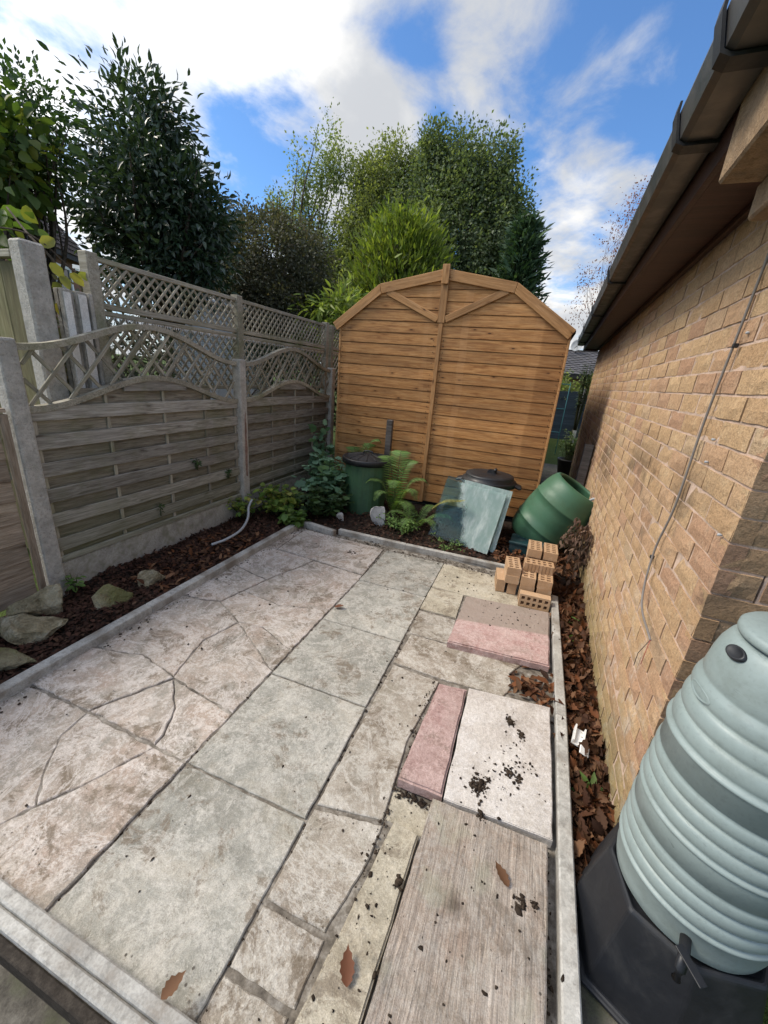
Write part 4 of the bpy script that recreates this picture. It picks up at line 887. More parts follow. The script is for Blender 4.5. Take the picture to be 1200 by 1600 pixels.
# ---- glass panes leaning against the black bin
def m_glass():
    n = NT('old_glass'); p = n.obj(); a = n.noise(p, 3.2, 6, .65, .6); f = n.noise(n.map(p, (1, .35, 1)), 9, 6, .7)
    b = n.nd('ShaderNodeBsdfPrincipled'); n.put(b.inputs['Base Color'], (.50, .72, .66)); n.put(b.inputs['Roughness'], .03); n.put(b.inputs['Transmission Weight'], 1.); n.put(b.inputs['IOR'], 1.33)
    d = n.nd('ShaderNodeBsdfPrincipled'); n.put(d.inputs['Base Color'], n.mix(n.ss(f, .4, .7), (.30, .42, .40), (.56, .64, .63))); n.put(d.inputs['Roughness'], .75)  # pale coat towards the right: sky reflection painted in, with some dirt film
    x = n.nd('ShaderNodeMixShader'); n.put(x.inputs[0], n.math('ADD', n.ss(n.math('ADD', n.math('ADD', n.math('MULTIPLY', a, .35), n.math('MULTIPLY', f, .05)), n.math('ADD', n.xyz(p, 0), n.math('MULTIPLY', n.xyz(p, 1), .5))), .12, .22, .0, .55), n.ss(f, .5, .8, .0, .12))); n.t.links.new(b.outputs[0], x.inputs[1]); n.t.links.new(d.outputs[0], x.inputs[2]); n.t.links.new(x.outputs[0], n.out.inputs[0]); return n.m
GLASS = m_glass()
def pane(bl, br, tl, label, th=.006):
    bl, br, tl = Vector(bl), Vector(br), Vector(tl); x = br-bl; y = tl-bl; W_, H_ = x.length, y.length; x.normalize(); y = (y-x*y.dot(x)).normalized(); z = x.cross(y)
    m = Matrix((x, y, z)).transposed().to_4x4(); m.translation = bl+x*W_/2+y*H_/2; return tag(link('glass_pane', box_me(W_, H_, th, .0015, label[:5]), None, GLASS, mtx=m), label, 'glass pane', 'old glass panes leaning on the bin')
pane((-.775, 3.70, .045), (-.165, 3.585, .01), (-.765, 3.93, .60), 'front glass pane, dirty and greenish, leaning on the black bin')  # 'dirty': the pale coat is sky reflection painted in, with some dirt film
pane((-.755, 3.745, .05), (-.105, 3.635, .02), (-.745, 3.955, .625), 'rear glass pane showing past the right edge of the front one')
# ---- short grey post, white stone, hose, white plastic, rocks
tag(boxo('timber_post', (-1.60, 4.60, .47), (.07, .07, 1.13), GREYW, None, .004, (0, 0, .06)), 'short grey timber stump in front of shed', 'post')
tag(boxo('timber_post', (.640, 4.95, .45), (.09, .13, 1.08), GREYW, None, .005, (R(-3), R(1.0), GR)), 'grey timber post leaning against the brick wall', 'post')
def rock(c, r, label, name='rock', mat=ROCK, cuts=16, seed=0, rot=0, group='mossy rocks in the mulch bed'):
    g = random.Random(seed); bm = bmesh.new(); bmesh.ops.create_icosphere(bm, subdivisions=3, radius=1)
    for k in range(cuts):                          # chop flat faces
        n_ = Vector((g.gauss(0, 1), g.gauss(0, 1), g.gauss(0, .8))).normalized(); d_ = g.uniform(.38, .70)
        for v in bm.verts:
            q = v.co.dot(n_)-d_
            if q > 0: v.co -= n_*q*.96
    for v in bm.verts: v.co += Vector((g.gauss(0, 1), g.gauss(0, 1), g.gauss(0, 1)))*.022; v.co = Vector((v.co.x*r[0], v.co.y*r[1], v.co.z*r[2]))
    return tag(link(name, bmdone(bm, name), None, mat, c, (g.uniform(-.15, .15), g.uniform(-.15, .15), rot)), label, 'rock', group)
rock((-2.60, 1.245, .06), (.22, .14, .15), 'pale rock touching the concrete post foot', seed=4, rot=.6); rock((-2.43, 1.10, .03), (.26, .16, .15), 'biggest yellow-green rock below the pale one', seed=8, rot=.7)
rock((-2.32, 1.50, .03), (.22, .13, .13), 'grey mossy rock in the middle of the row', seed=12, rot=1.2); rock((-2.36, 1.83, .02), (.15, .12, .10), 'small rock at the far end of the row', seed=5, rot=.8); rock((-2.31, .90, .02), (.19, .14, .11), 'brownish rock nearest the camera at left edge', seed=22, rot=.3)
rock((-1.32, 3.68, .14), (.095, .05, .15), 'broken white stone standing below the ferns', 'white_stone', m_stone('white_render', (.55, .54, .52), (.70, .69, .67), (.78, .77, .75), 20, .6, (.05, .045, .04, .85)), 8, 3, .2, None)
rock((-1.73, 3.62, .06), (.06, .04, .055), 'small pale rubble lump beside the green plant', 'rubble_lump', m_stone('pale_rubble', (.40, .38, .36), (.5, .48, .46), (.6, .58, .56), 20, .6, (.08, .07, .06, .6)), 7, 6, 0, None)
tag(tube('garden_hose', smooth_path([(-2.40, 2.46, .035), (-2.36, 2.60, .045), (-2.37, 2.80, .06), (-2.44, 2.99, .10), (-2.52, 3.11, .17), (-2.55, 3.2, .22)], 8), .012, HOSE, None, 10), 'loose grey hose curving over the bark mulch', 'hose')
t = thing('plastic_bracket', 'broken white plastic bracket lying in the leaf gully', 'bracket', (.475, 1.67, .02), R(-12)); t.scale = (1.5, 1.15, 1.2); t.rotation_euler = (0, R(10), R(-12))
link('channel', prism_me([(-.016, 0), (.016, 0), (.016, .022), (.012, .022), (.012, .005), (-.012, .005), (-.012, .022), (-.016, .022)], -.045, .045, 0, axis='y'), t, WHITEP); link('torn_tab', box_me(.03, .035, .004, .001, 'tab'), t, WHITEP, (.022, -.055, .01), (.5, .3, .3))

# ================================================================== PLANTS
G_BLUE = m_leaf('blue_green_leaves', [(0.095, 0.179, 0.106), (0.146, 0.263, 0.157), (0.210, 0.347, 0.221), (0.126, 0.232, 0.146)], 0.3, .55)
G_YEL = m_leaf('yellow_green_leaves', [(0.101, 0.185, 0.034), (0.168, 0.269, 0.050), (0.286, 0.336, 0.059), (0.084, 0.151, 0.034), (0.370, 0.336, 0.084)], .35, .55)
G_DARK = m_leaf('dark_green_leaves', [(0.027, 0.057, 0.021), (0.042, 0.084, 0.030), (0.060, 0.108, 0.039)], 0.3, .45)
G_FERN = m_leaf('fern_green', [(0.097, 0.184, 0.048), (0.145, 0.251, 0.067), (0.193, 0.289, 0.097)], 0.4, .6)
def herb(name, label, base, nst, h, spread, lm, tm, ls, nl, cat='plant', lean=(0, 0), flat=.8, group=None, droop=.2):
    t = thing(name, label, cat, base, 0, group); s = Soup(); P, X = [], []
    for i in range(nst):
        an = random.uniform(0, 6.28); hh = h*random.uniform(.5, 1.05); sp = spread*random.uniform(.25, 1.); tip = Vector((math.cos(an)*sp+lean[0]*hh, math.sin(an)*sp+lean[1]*hh, hh)); b0 = Vector((math.cos(an)*sp*.25, math.sin(an)*sp*.25, -.02)); mid = b0.lerp(tip, .55)+Vector((0, 0, hh*.12)); pth = smooth_path([b0, mid, tip], 5); s.tube(pth, np.linspace(.004, .0018, len(pth)), 5)
        for k in range(nl):
            u = random.uniform(.35, 1.); q = pth[int(u*(len(pth)-1))]; d = Vector((random.gauss(0, 1), random.gauss(0, 1), random.gauss(0, .35)-droop)).normalized(); P.append(q+d*random.uniform(0, .35)*ls*1.4); X.append(d)
    s.obj('stems', STEM, t, True); P = np.array(P); X = np.array(X); k = len(P); N = unit(rdir(k)*(1-flat)+np.array([0, 0, flat])); V, T = leaves(tm, P, X, N, ls*(.55+.7*RNG.random(k))); link('foliage', trimesh('foliage', V, T), t, lm); return t
STEM = m_leaf('green_stems', [(.05, .075, .03), (.09, .09, .045)], .1, .6)
herb('leafy_plant', 'tall blue-green lobed plant between dustbin and fence', (-2.10, 4.0, .0), 46, .62, .32, G_BLUE, LEAFLOBE, .105, 8)
herb('leafy_plant', 'dark leafy undergrowth at the foot of the blue-green plant', (-2.0, 3.72, .0), 40, .34, .30, m_leaf('mid_green_leaves', [(.025, .055, .02), (.045, .085, .03), (.06, .10, .035)], .3, .5), LEAFLOBE, .085, 8)
herb('leafy_plant', 'yellow-green low plant spilling over the edging corner', (-2.40, 3.50, .0), 46, .34, .34, G_YEL, LEAFB, .075, 8); herb('leafy_plant', 'small leafy plant hanging over the far left patio corner', (-2.12, 3.28, .0), 20, .18, .17, m_leaf('fresh_green_leaves', [(.05, .10, .02), (.08, .15, .03), (.12, .17, .04)], .3, .5), LEAFB, .07, 8)
herb('leafy_plant', 'sparse green plant at the foot of the middle concrete post', (-2.66, 3.22, .02), 22, .22, .2, G_YEL, LEAFB, .05, 7)
herb('climber', 'thin climber rising beside the last concrete post', (-2.52, 4.55, .0), 9, 1.02, .14, G_BLUE, LEAFLOBE, .11, 9, lean=(.05, 0), flat=.5)
herb('weed', 'small weed growing at the foot of the nearest concrete post', (-2.66, 1.50, .03), 7, .10, .06, G_FERN, LEAFB, .04, 4)
for i, (x, y, lb) in enumerate(((-2.765, 2.72, 'upper tuft of creeper on the near fence panel'), (-2.765, 2.30, 'small dark creeper tuft midway on the near fence panel'), (-2.765, 3.12, 'creeper tuft beside the rust-streaked post'))):
    herb('creeper_tuft', lb, (x, y, (.62, .30, .45)[i]), 5, .09, .07, G_DARK, LEAF4, .028, 9, flat=.3)
def fern(name, label, base, fr, lm=G_FERN, group=None):
    t = thing(name, label, 'fern', base, 0, group)
    for (an, L, rise, bend) in fr:
        ca, sa = math.cos(an), math.sin(an); pth = smooth_path([(0, 0, 0), (ca*L*.18, sa*L*.18, rise*.5), (ca*L*.45, sa*L*.45, rise*.9), (ca*L*.8, sa*L*.8, rise*(1-bend*.2)), (ca*L, sa*L, rise*(1-bend))], 11); N_ = len(pth); vs2 = []
        s = Soup(); s.tube(pth, np.linspace(.004, .001, N_), 5); o = s.obj('frond', STEM, t, True)
        P, X, Nn, Z_ = [], [], [], []
        for i in range(6, N_-1):
            u = i/N_; q = pth[i]; tg = (pth[i+1]-pth[i-1]).normalized(); sd_ = tg.cross(Vector((0, 0, 1)))
            if sd_.length < .1: sd_ = Vector((-sa, ca, 0))
            sd_.normalize(); up_ = sd_.cross(tg); ln = .165*math.hypot(L, rise)*math.sin(math.pi*min(1, u*.80+.17))**.8+.008
            for sg in (-1, 1): P.append(q); X.append(sd_*sg*.9+tg*.35-Vector((0, 0, .12))); Nn.append(up_); Z_.append(ln*random.uniform(.85, 1.1))
        pin = (np.array([(0, .03, 0), (0, -.03, 0), (.3, .05, .01), (.3, -.05, .01), (.65, .035, .0), (.65, -.035, 0), (1, 0, -.05)]), np.array([(0, 1, 2), (1, 3, 2), (2, 3, 4), (3, 5, 4), (4, 5, 6)]))
        V, T = leaves(pin, np.array(P), np.array([x[:] for x in X]), np.array([x[:] for x in Nn]), np.array(Z_)); link('pinnae', trimesh('pinnae', V, T), o, lm)
    return t
fern('fern', 'large upright fern in front of the shed batten', (-1.27, 4.02, .02), [(R(100), .22, .74, .02), (R(60), .26, .66, .05), (R(150), .28, .68, .06), (R(20), .36, .50, .15), (R(200), .34, .46, .15), (R(-30), .34, .42, .25), (R(-80), .26, .50, .15), (R(240), .30, .36, .3), (R(-50), .42, .30, .4)])
fern('fern', 'pale fern fronds showing behind the green dustbin', (-1.93, 4.48, .0), [(R(20), .26, .80, .05), (R(140), .26, .66, .1), (R(60), .2, .72, .05)])
fern('fern', 'low fern spreading at the edge of the glass', (-.95, 3.86, .0), [(R(10), .40, .22, .35), (R(60), .3, .26, .3), (R(140), .36, .24, .3), (R(190), .34, .2, .4), (R(-40), .32, .2, .4), (R(250), .28, .18, .4)])
fern('fern_frond', 'single yellowing frond lying across the leaning glass', (-.80, 3.70, .28), [(R(2), .34, .17, -.1)], m_leaf('yellow_fern', [(.26, .25, .05), (.34, .31, .08)], .3, .6))
herb('weed_patch', 'tangle of green weeds between white stone and glass', (-1.08, 3.72, .0), 50, .20, .26, G_FERN, LEAF4, .035, 12); herb('weed_patch', 'thin weeds along the foot of the glass', (-.55, 3.60, .0), 20, .07, .22, G_FERN, LEAF4, .025, 8)
for x, y, lb in ((.50, 1.42, 'single light green weed leaf in the gully near the stand'), (.50, 2.52, 'small green weed in the gully below the bricks'), (.60, 2.72, 'mossy weed clump against the wall foot')):
    herb('weed', lb, (x, y, -.03), 4, .035, .06, G_FERN, LEAFL, .06, 3)
# withered plant hanging by the wall
t = thing('withered_plant', 'withered brown plant drooping between bricks and wall', 'plant', (.60, 3.52, -.02)); s = Soup(); P, X = [], []
for i in range(26):
    an = random.uniform(0, 6.28); hh = random.uniform(.25, .55); sp = random.uniform(.03, .17); pth = smooth_path([(0, 0, 0), (math.cos(an)*sp*.5-.01, math.sin(an)*sp*.9, hh), (math.cos(an)*sp-.03, math.sin(an)*sp*1.8, hh*random.uniform(.35, .9))], 6); s.tube(pth, .0022, 4)
    for q in pth[5:]:
        for _ in range(2): P.append(q+Vector((random.gauss(0, .01), random.gauss(0, .01), 0))); X.append((random.gauss(0, .5), random.gauss(0, .5), -1))
s.obj('stems', TWIG, t, True); k = len(P); V, T = leaves(LEAFL, np.array([p[:] for p in P]), np.array(X), rdir(k), .055*(.6+.7*RNG.random(k))); link('foliage', trimesh('foliage', V, T), t, m_leaf('withered_leaves', [(.07, .04, .03), (.13, .08, .055), (.19, .125, .09), (.10, .055, .04)], .15, .8))

# ---- litter: mulch, dead leaves, crumbs
def rect(k, x0, x1, y0, y1, zf): 
    x = x0+(x1-x0)*RNG.random(k); y = y0+(y1-y0)*RNG.random(k); return [(a, b, zf(a, b)) for a, b in zip(x, y)]
litter('bark_mulch', CHIPS, rect(11000, -2.77, -2.09, .2, 3.4, lambda x, y: bedz(x, y)+random.uniform(.002, .018)), .030, LEAF4, .72, .4, 'dark red-brown bark chips covering the left bed', 'mulch')
litter('bark_mulch', CHIPS, rect(5000, -2.5, .45, 3.38, 4.6, lambda x, y: .012+hump(x, y, .02)+.05*math.exp(-((x+1.35)/.35)**2-((y-3.75)/.3)**2)+random.uniform(0, .015)), .030, LEAF4, .72, .4, 'bark chips and crumbs over the bed before the shed', 'mulch')
litter('dead_leaves', DRYL, rect(520, -2.6, -2.12, 1.75, 2.9, lambda x, y: bedz(x, y)+.016), .055, LEAFL, .75, .4, 'brown dead leaves strewn on the mulch bed', 'leaves')
litter('dead_leaves', DRYL, rect(1900, .415, .62, .98, 3.5, lambda x, y: -.02+random.uniform(-.015, .035)), .052, (LEAFBIG[0]*np.array([1, 1.1, 1.7]), LEAFBIG[1]), .5, .8, 'brown dead leaves filling the gully by the wall', 'leaves')
litter('leaf_fragments', m_leaf('leaf_fragments', [(.02, .012, .008), (.06, .028, .015), (.11, .05, .022), (.035, .02, .012)], .05, .85, .15), rect(5200, .415, .63, .98, 3.5, lambda x, y: -.02+random.uniform(-.015, .02)), .026, LEAF4, .5, .8, 'broken dark leaf fragments under the dead leaves', 'leaves')
litter('dead_leaves', DRYL, rect(700, -.1, .62, 3.42, 4.0, lambda x, y: .025+random.uniform(0, .03)), .055, LEAFL, .65, .5, 'brown dead leaves round the barrel foot', 'leaves')
litter('dead_leaves', DRYL, [(.26+random.gauss(0, .05), 1.93+random.gauss(0, .055), .004+random.uniform(0, .02)) for _ in range(75)]+[(.355, y, .01+random.random()*.03) for y in np.linspace(1.8, 2.1, 14)], .06, LEAFL, .75, .4, 'dead leaves gathered between red slab and pale slab', 'leaves')
cr = rect(90, -1.0, -.1, .4, 3.2, lambda x, y: .002)+rect(80, -2.0, -1.05, .4, 3.2, lambda x, y: .003)+rect(70, -.5, .34, 2.75, 3.3, lambda x, y: .002)
for c, k, s_ in (((-.10, 1.24, .05), 0, 0), ((.12, 1.25, .05), 34, .05), ((.065, 1.22, .05), 40, .02), ((.21, 1.36, .05), 30, .04), ((.17, 1.60, .05), 12, .015), ((.225, 1.53, .05), 9, .012), ((.20, 1.47, .05), 10, .03)):
    cr += [(c[0]+random.gauss(0, s_), c[1]+random.gauss(0, s_*1.2), c[2]) for _ in range(k)]
for y in np.linspace(.36, 3.2, 120): cr.append((XR+random.gauss(0, .005), y+random.gauss(0, .1), -.004)); cr.append((XM+random.gauss(0, .005), y+random.gauss(0, .1), -.004))
for y in np.linspace(.4, 1.75, 170): cr.append((-.228+random.gauss(0, .012), y+random.gauss(0, .02), .002))
for y in np.linspace(.38, 1.12, 60): cr.append((.33+random.gauss(0, .006), y, .004))
for x in np.linspace(-2.0, .3, 700): cr.append((x, 3.235+random.gauss(0, .035)+.02*math.sin(9*x), random.uniform(-.006, .006)))
for y in np.linspace(.6, 3.2, 220): cr.append((-2.01+abs(random.gauss(0, .035)), y, .002))
for k in range(55): cr.append((-.1+random.gauss(.15, .14), .75+random.gauss(0, .22), .051)) if True else None
for k in range(40): cr.append((-.18+random.gauss(0, .04), random.uniform(.4, .95), .03))
for k in range(60): cr.append((.06+random.gauss(0, .16), 2.52+random.gauss(0, .10), .05))
crumbs('soil_crumbs', CRUMB, cr, .0048, 'dark soil crumbs scattered over the slabs')
cr = []
for c, k, s_ in (((.068, 1.215, .05), 30, .013), ((.085, 1.245, .05), 14, .02), ((.165, 1.60, .05), 16, .012), ((.222, 1.545, .05), 12, .009), ((.205, 1.315, .05), 10, .012), ((.175, 1.335, .05), 8, .012), ((.10, 1.115, .05), 6, .01), ((.245, .893, .052), 14, .010), ((.285, .905, .052), 8, .008), ((-.125, .80, .03), 7, .008), ((-1.30, 3.0, .004), 12, .02)):
    cr += [(c[0]+random.gauss(0, s_*.9), c[1]+random.gauss(0, s_*1.1), c[2]) for _ in range(int(k*2.2))]
for x in np.linspace(-.22, -.07, 60): cr.append((x+random.gauss(0, .004), 1.10-.1*(x+.2)+random.gauss(0, .010), .002))
crumbs('soil_clumps', CRUMB, cr, .0068, 'black soil clumps lying on the pale slab')
LEAF_ONE = m_leaf('fallen_leaf', [(.10, .04, .025), (.16, .06, .025)], .1, .7)
for (x, y, z, sz, a, lb) in ((-.176, .535, .034, .055, 2.0, 'dark red-brown fallen leaf on the long buff slab'), (.205, .915, .056, .05, 2.4, 'orange fallen leaf on the wood-textured slab'), (-1.035, 2.13, .006, .05, .4, 'brown fallen leaf on the middle joint of patio'), (-.585, .335, .062, .045, 1.2, 'orange leaf resting on the near edging board'), (-.69, .235, -.03, .06, .8, 'orange leaf lying just outside the near edging')):
    V, T = leaves(LEAFBIG, np.array([(0, 0, 0)]), np.array([(math.cos(a), math.sin(a), .05)]), np.array([(.1, .1, 1)]), [sz*1.35]); V[:, 2] += .004-min(0, V[:, 2].min())
    tag(link('fallen_leaf', trimesh('fallen_leaf', V, T), None, LEAF_ONE if 'orange' not in lb else DRYL, (x, y, z)), lb, 'leaf')

# ================================================================== BACKGROUND
def m_tiles(name, a, b):
    n = NT(name); p = n.obj(); r = n.isl(); x = n.noise(p, 3, 5, .7); return n.bsdf(n.mix(n.ss(x, .4, .7, 0, .5), n.ramp(r, [(0, a), (1, b)]), (.10, .095, .08)), .85, None, .2)
TILE = m_tiles('roof_tile', (.045, .032, .032), (.075, .055, .052)); TILE_G = m_tiles('grey_roof_tile', (.085, .082, .09), (.13, .125, .135))
def m_paint(name, c, ro=.6): 
    n = NT(name); return n.bsdf(n.mix(n.ss(n.noise(n.obj(), 5, 5, .7), .45, .7, 0, .3), c, tuple(q*.6 for q in c)), ro)
WALLB = m_stone('far_brick', (.20, .10, .07), (.27, .145, .10), (.33, .19, .14), 12, .4); DARKP = m_paint('dark_paint', (.025, .022, .022)); UPVC = m_paint('white_upvc', (.8, .8, .8), .35)
BLUEF = m_wood('blue_grey_fence_paint', (.028, .042, .058), (.042, .06, .08), (.06, .08, .10), 0, 1, 0, .7); TEALM = m_paint('teal_metal', (.10, .30, .30), .5)
n = NT('window_glass'); WGL = n.bsdf((.03, .035, .04), .05, None, .8)
n = NT('polycarbonate'); POLY = n.bsdf((.86, .88, .90), .25, None, .5)
def house(name, label, p0, p1, eave, rise, depth, wallm, tilem, rows, cols, base=-.3, oh=.3, windows=()):
    p0, p1 = Vector((*p0, 0)), Vector((*p1, 0)); L = (p1-p0).length; an = math.atan2((p1-p0).y, (p1-p0).x); t = thing(name, label, 'house', (p0.x, p0.y, base), an); E_ = eave-base
    boxo('wall', (L/2, depth+oh, E_/2), (L-.4, depth*2, E_), wallm, t, .0); boxo('fascia', (L/2, .02, E_-.02), (L, .05, .2), DARKP, t, .004)
    s = Soup(); sl_ = math.hypot(depth+oh, rise); pit = math.atan2(rise, depth+oh)
    for side_ in (0, 1):
        for r_ in range(rows if side_ == 0 else 1):
            if side_: s.box(Matrix.Translation((L/2, depth+oh, E_+rise)) @ Matrix.Rotation(math.pi, 4, 'Z') @ Matrix.Rotation(pit, 4, 'X') @ Matrix.Translation((0, -sl_/2, 0)), L, sl_, .04); continue
            for c_ in range(cols):
                d_ = sl_*(r_+.5)/rows; s.box(Matrix.Translation(((c_+.5+(r_ % 2)*.5)*L/cols, 0, E_+.04)) @ Matrix.Rotation(pit, 4, 'X') @ Matrix.Translation((0, d_, .02+random.uniform(0, .006))) @ Matrix.Rotation(-.12, 4, 'X') @ Matrix.Rotation(.06, 4, 'Y'), L/cols*.97, sl_/rows*1.12, .03)
    rf = link('roof', pymesh('roof', s.v, s.f), t, tilem); bar('ridge', (0, depth+oh, E_+rise+.06), (L, depth+oh, E_+rise+.06), .22, .10, (0, 0, 1), DARKP, rf, .02)
    for (x, z, w_, h_) in windows:
        fm = Soup()
        for (cx_, cz_, sx, sz) in ((x, z+h_/2, w_+.1, .09), (x, z-h_/2, w_+.1, .09), (x-w_/2, z, .09, h_), (x+w_/2, z, .09, h_), (x, z, .07, h_)): fm.box(Matrix.Translation((cx_, oh-.03, cz_)), sx, .08, sz)
        wf = fm.obj('window', UPVC, t); link('pane', box_me(w_, .02, h_, 0, 'pane'), wf, WGL, (x, oh-.015, z))
    return t
e0, e1 = gnd(20, 360, 4.6), gnd(150, 417, 4.6); LH = math.hypot(e0[0]-e1[0], e0[1]-e1[1])
house('neighbour_house', 'brick house with dark tiled roof beyond the left fence', e0, e1, 4.6, 4.9, 4.3, WALLB, TILE, 24, 26, -.3, .35, [(LH*.52, 3.98, 1.7, 1.1)])
house('bungalow', 'distant bungalow with grey tiled roof in the gap by the shed', (-4, 19), (7, 19), 2.12, 1.15, 3.2, WALLB, TILE_G, 13, 44, -.3, .3)
t = thing('satellite_dish', 'grey satellite dish above the bungalow roof in gap', 'satellite dish', (1.32, 22.1, 2.95)); tube('mast', [(0, 0, -.3), (0, 0, .55)], .022, DARKP, t); dm = link('dish', lathe_me([(.0, .0), (.12, .012), (.22, .045), (.26, .07), (.265, .068), (.22, .03), (.0, -.014)], 28, 'dish', True, False), t, m_paint('dish_grey', (.30, .31, .32)), (0, -.08, .58), (R(75), 0, R(-25))); tube('arm', [(0, 0, 0), (.0, -.2, .22)], .012, DARKP, dm)
t = thing('blue_fence', 'blue-grey painted fence at the end of lawn', 'fence', (-2.5, 13.9, 0))
for k in range(3):
    x0 = k*1.9
    for i in range(17):
        u = i/17; a = Vector((x0+.05, 0, .05+u*1.45)); b = Vector((x0+1.85, 0, min(1.5, .05+u*1.45+.0))); bar('slat', a+Vector((0, 0, -.03)), b+Vector((0, 0, .06)), .015, .10, (0, 0, 1), BLUEF, t, .003)
for k in range(4): tag(boxo('concrete_post', (-2.5+k*1.9, 13.82, .75), (.11, .11, 1.72), POSTC, None, .01), ('pale concrete post of blue fence, hidden by shed', 'pale concrete post of the blue fence behind the shed', 'pale concrete post of blue fence seen through the gap', 'pale concrete post of blue fence behind the garage')[k], 'post', 'concrete fence posts')
t = thing('garden_obelisk', 'teal metal plant obelisk on the lawn in the gap', 'obelisk', (.48, 11, -.03))
for x in (-.22, 0, .22): tube('upright', [(x, 0, 0), (x, 0, 1.75)], .010, TEALM, t, 6)
for z in (.55, 1.12, 1.7): tube('crossbar', [(-.22, 0, z), (.22, 0, z)], .010, TEALM, t, 6)
t = thing('plant_pot', 'black plant pot with green shrub in the gap beside garage', 'plant pot', (.80, 8.35, -.03)); link('pot', lathe_me([(.0, .0), (.15, .0), (.195, .28), (.205, .28), (.205, .32), (.185, .32), (.18, .27), (.0, .27)], 40, 'pot', True, False), t, BLACK)
herb('potted_shrub', 'green shrub growing in the black pot', (.80, 8.35, .24), 60, .62, .28, m_leaf('shrub_green', [(.05, .10, .025), (.09, .15, .04), (.16, .20, .08), (.06, .11, .03)], .3, .5), LEAF4, .06, 10, 'shrub')
herb('ivy', 'dark ivy hanging at the far garage corner', (.74, 7.86, .9), 40, 1.1, .12, G_DARK, LEAF4, .05, 12, 'climber')
# conservatory behind the trellis
t = thing('conservatory', 'white glazed conservatory roof seen through the trellis', 'conservatory', (-5.0, 4.9, 0))
boxo('dwarf_wall', (-.9, .9, .35), (1.7, 2.4, .7), WALLB, t, 0)
s = Soup(); m = Matrix.Translation((.05, .85, 2.40)) @ Matrix.Rotation(R(8), 4, 'Y'); s.box(m @ Matrix.Translation((-.8, 0, 0)), 1.9, 2.3, .03); rf = s.obj('roof_panel', POLY, t); s = Soup()
for k in range(6): s.box(m @ Matrix.Translation((-.8, -1.15+k*.46, .03)), 1.95, .04, .05)
s.obj('glazing_bars', UPVC, rf)
s = Soup()
for k in range(6): s.box(Matrix.Translation((-.02, -.3+k*.46, 1.5)), .06, .06, 1.7)
s.box(Matrix.Translation((-.02, .85, 2.36)), .08, 2.4, .12); s.box(Matrix.Translation((-.02, .85, .72)), .08, 2.4, .08); s.obj('window_frames', UPVC, t); boxo('glazing', (-.05, .85, 1.5), (.012, 2.3, 1.65), POLY, t, 0)

# ---- trees and shrubs
L_FIG = m_leaf('broad_leaves', [(0.050, 0.094, 0.022), (0.083, 0.138, 0.033), (0.110, 0.165, 0.039), (0.055, 0.099, 0.024), (0.066, 0.116, 0.028), (0.209, 0.220, 0.044)], 0.45, .5)
L_LAUREL = m_leaf('laurel_leaves', [(0.022, 0.045, 0.026), (0.034, 0.062, 0.034), (0.05, 0.082, 0.045), (0.028, 0.052, 0.03)], 0.22, .28, .55)
L_BUSH = m_leaf('bush_leaves', [(0.057, 0.067, 0.041), (0.086, 0.092, 0.057), (0.121, 0.121, 0.081), (0.069, 0.074, 0.048), (0.132, 0.109, 0.071)], 0.25, .6)
L_LIGHT = m_leaf('birch_leaves', [(0.107, 0.162, 0.061), (0.173, 0.226, 0.086), (0.259, 0.292, 0.129), (0.129, 0.183, 0.064)], 0.45, .55)
L_MID = m_leaf('ash_leaves', [(0.115, 0.149, 0.052), (0.161, 0.196, 0.071), (0.207, 0.241, 0.098), (0.127, 0.161, 0.063)], 0.45, .55)
L_DEEP = m_leaf('alder_leaves', [(0.081, 0.119, 0.056), (0.112, 0.156, 0.075), (0.169, 0.206, 0.112), (0.094, 0.131, 0.065)], 0.4, .5)
L_CON = m_leaf('golden_conifer_sprays', [(.12, .18, .025), (.18, .24, .035), (.23, .28, .05), (.07, .115, .02), (.16, .21, .035)], .4, .6)
L_DCON = m_leaf('dark_conifer_sprays', [(0.026, 0.060, 0.030), (0.046, 0.087, 0.042), (0.068, 0.117, 0.056)], 0.2, .6)
L_BAMB = m_leaf('bamboo_leaves', [(0.160, 0.232, 0.043), (0.246, 0.319, 0.072), (0.319, 0.377, 0.102), (0.116, 0.189, 0.043)], .4, .5)
L_RED = m_leaf('russet_leaves', [(0.232, 0.080, 0.051), (0.319, 0.131, 0.072), (0.160, 0.072, 0.051)], .25, .7)
tree('fig_tree', 'broad-leaved pale green tree cut off at the left edge', 'tree', (-4.8, 2.7, -.1), [((-5.1, 2.75, 3.12), (.62, .55, .42)), ((-5.7, 2.5, 2.7), (.4, .5, .35)), ((-3.74, 2.0, 2.34), (.16, .18, .10))], L_FIG, (LEAFB[0]*np.array([1, .85, 1.6]), LEAFB[1]), 160, 15, .12, .105, .06, None, .25, .35)
tree('hawthorn_tree', 'twiggy dark small-leaved tree beside the broad-leaved one', 'tree', (-4.7, 3.2, -.1), [((-5.0, 3.15, 3.42), (.42, .4, .42)), ((-5.6, 3.2, 3.1), (.45, .5, .35))], G_DARK, LEAF4, 150, 34, .11, .055, .05, None, .1, .2, limbs=40)
tree('laurel_tree', 'tall glossy dark laurel tree behind the trellis', 'tree', (-5.1, 4.5, -.1), [((-5.02, 4.5, 3.35), (.92, .85, .72)), ((-5.08, 4.5, 4.05), (.52, .5, .52)), ((-4.42, 4.6, 3.1), (.50, .5, .60)), ((-4.75, 4.4, 2.65), (.72, .6, .45))], L_LAUREL, (LEAFL[0]*np.array([1, .9, 1.6]), LEAFL[1]), 400, 36, .12, .10, .07, None, .25, .35, limbs=40, updir=.1)
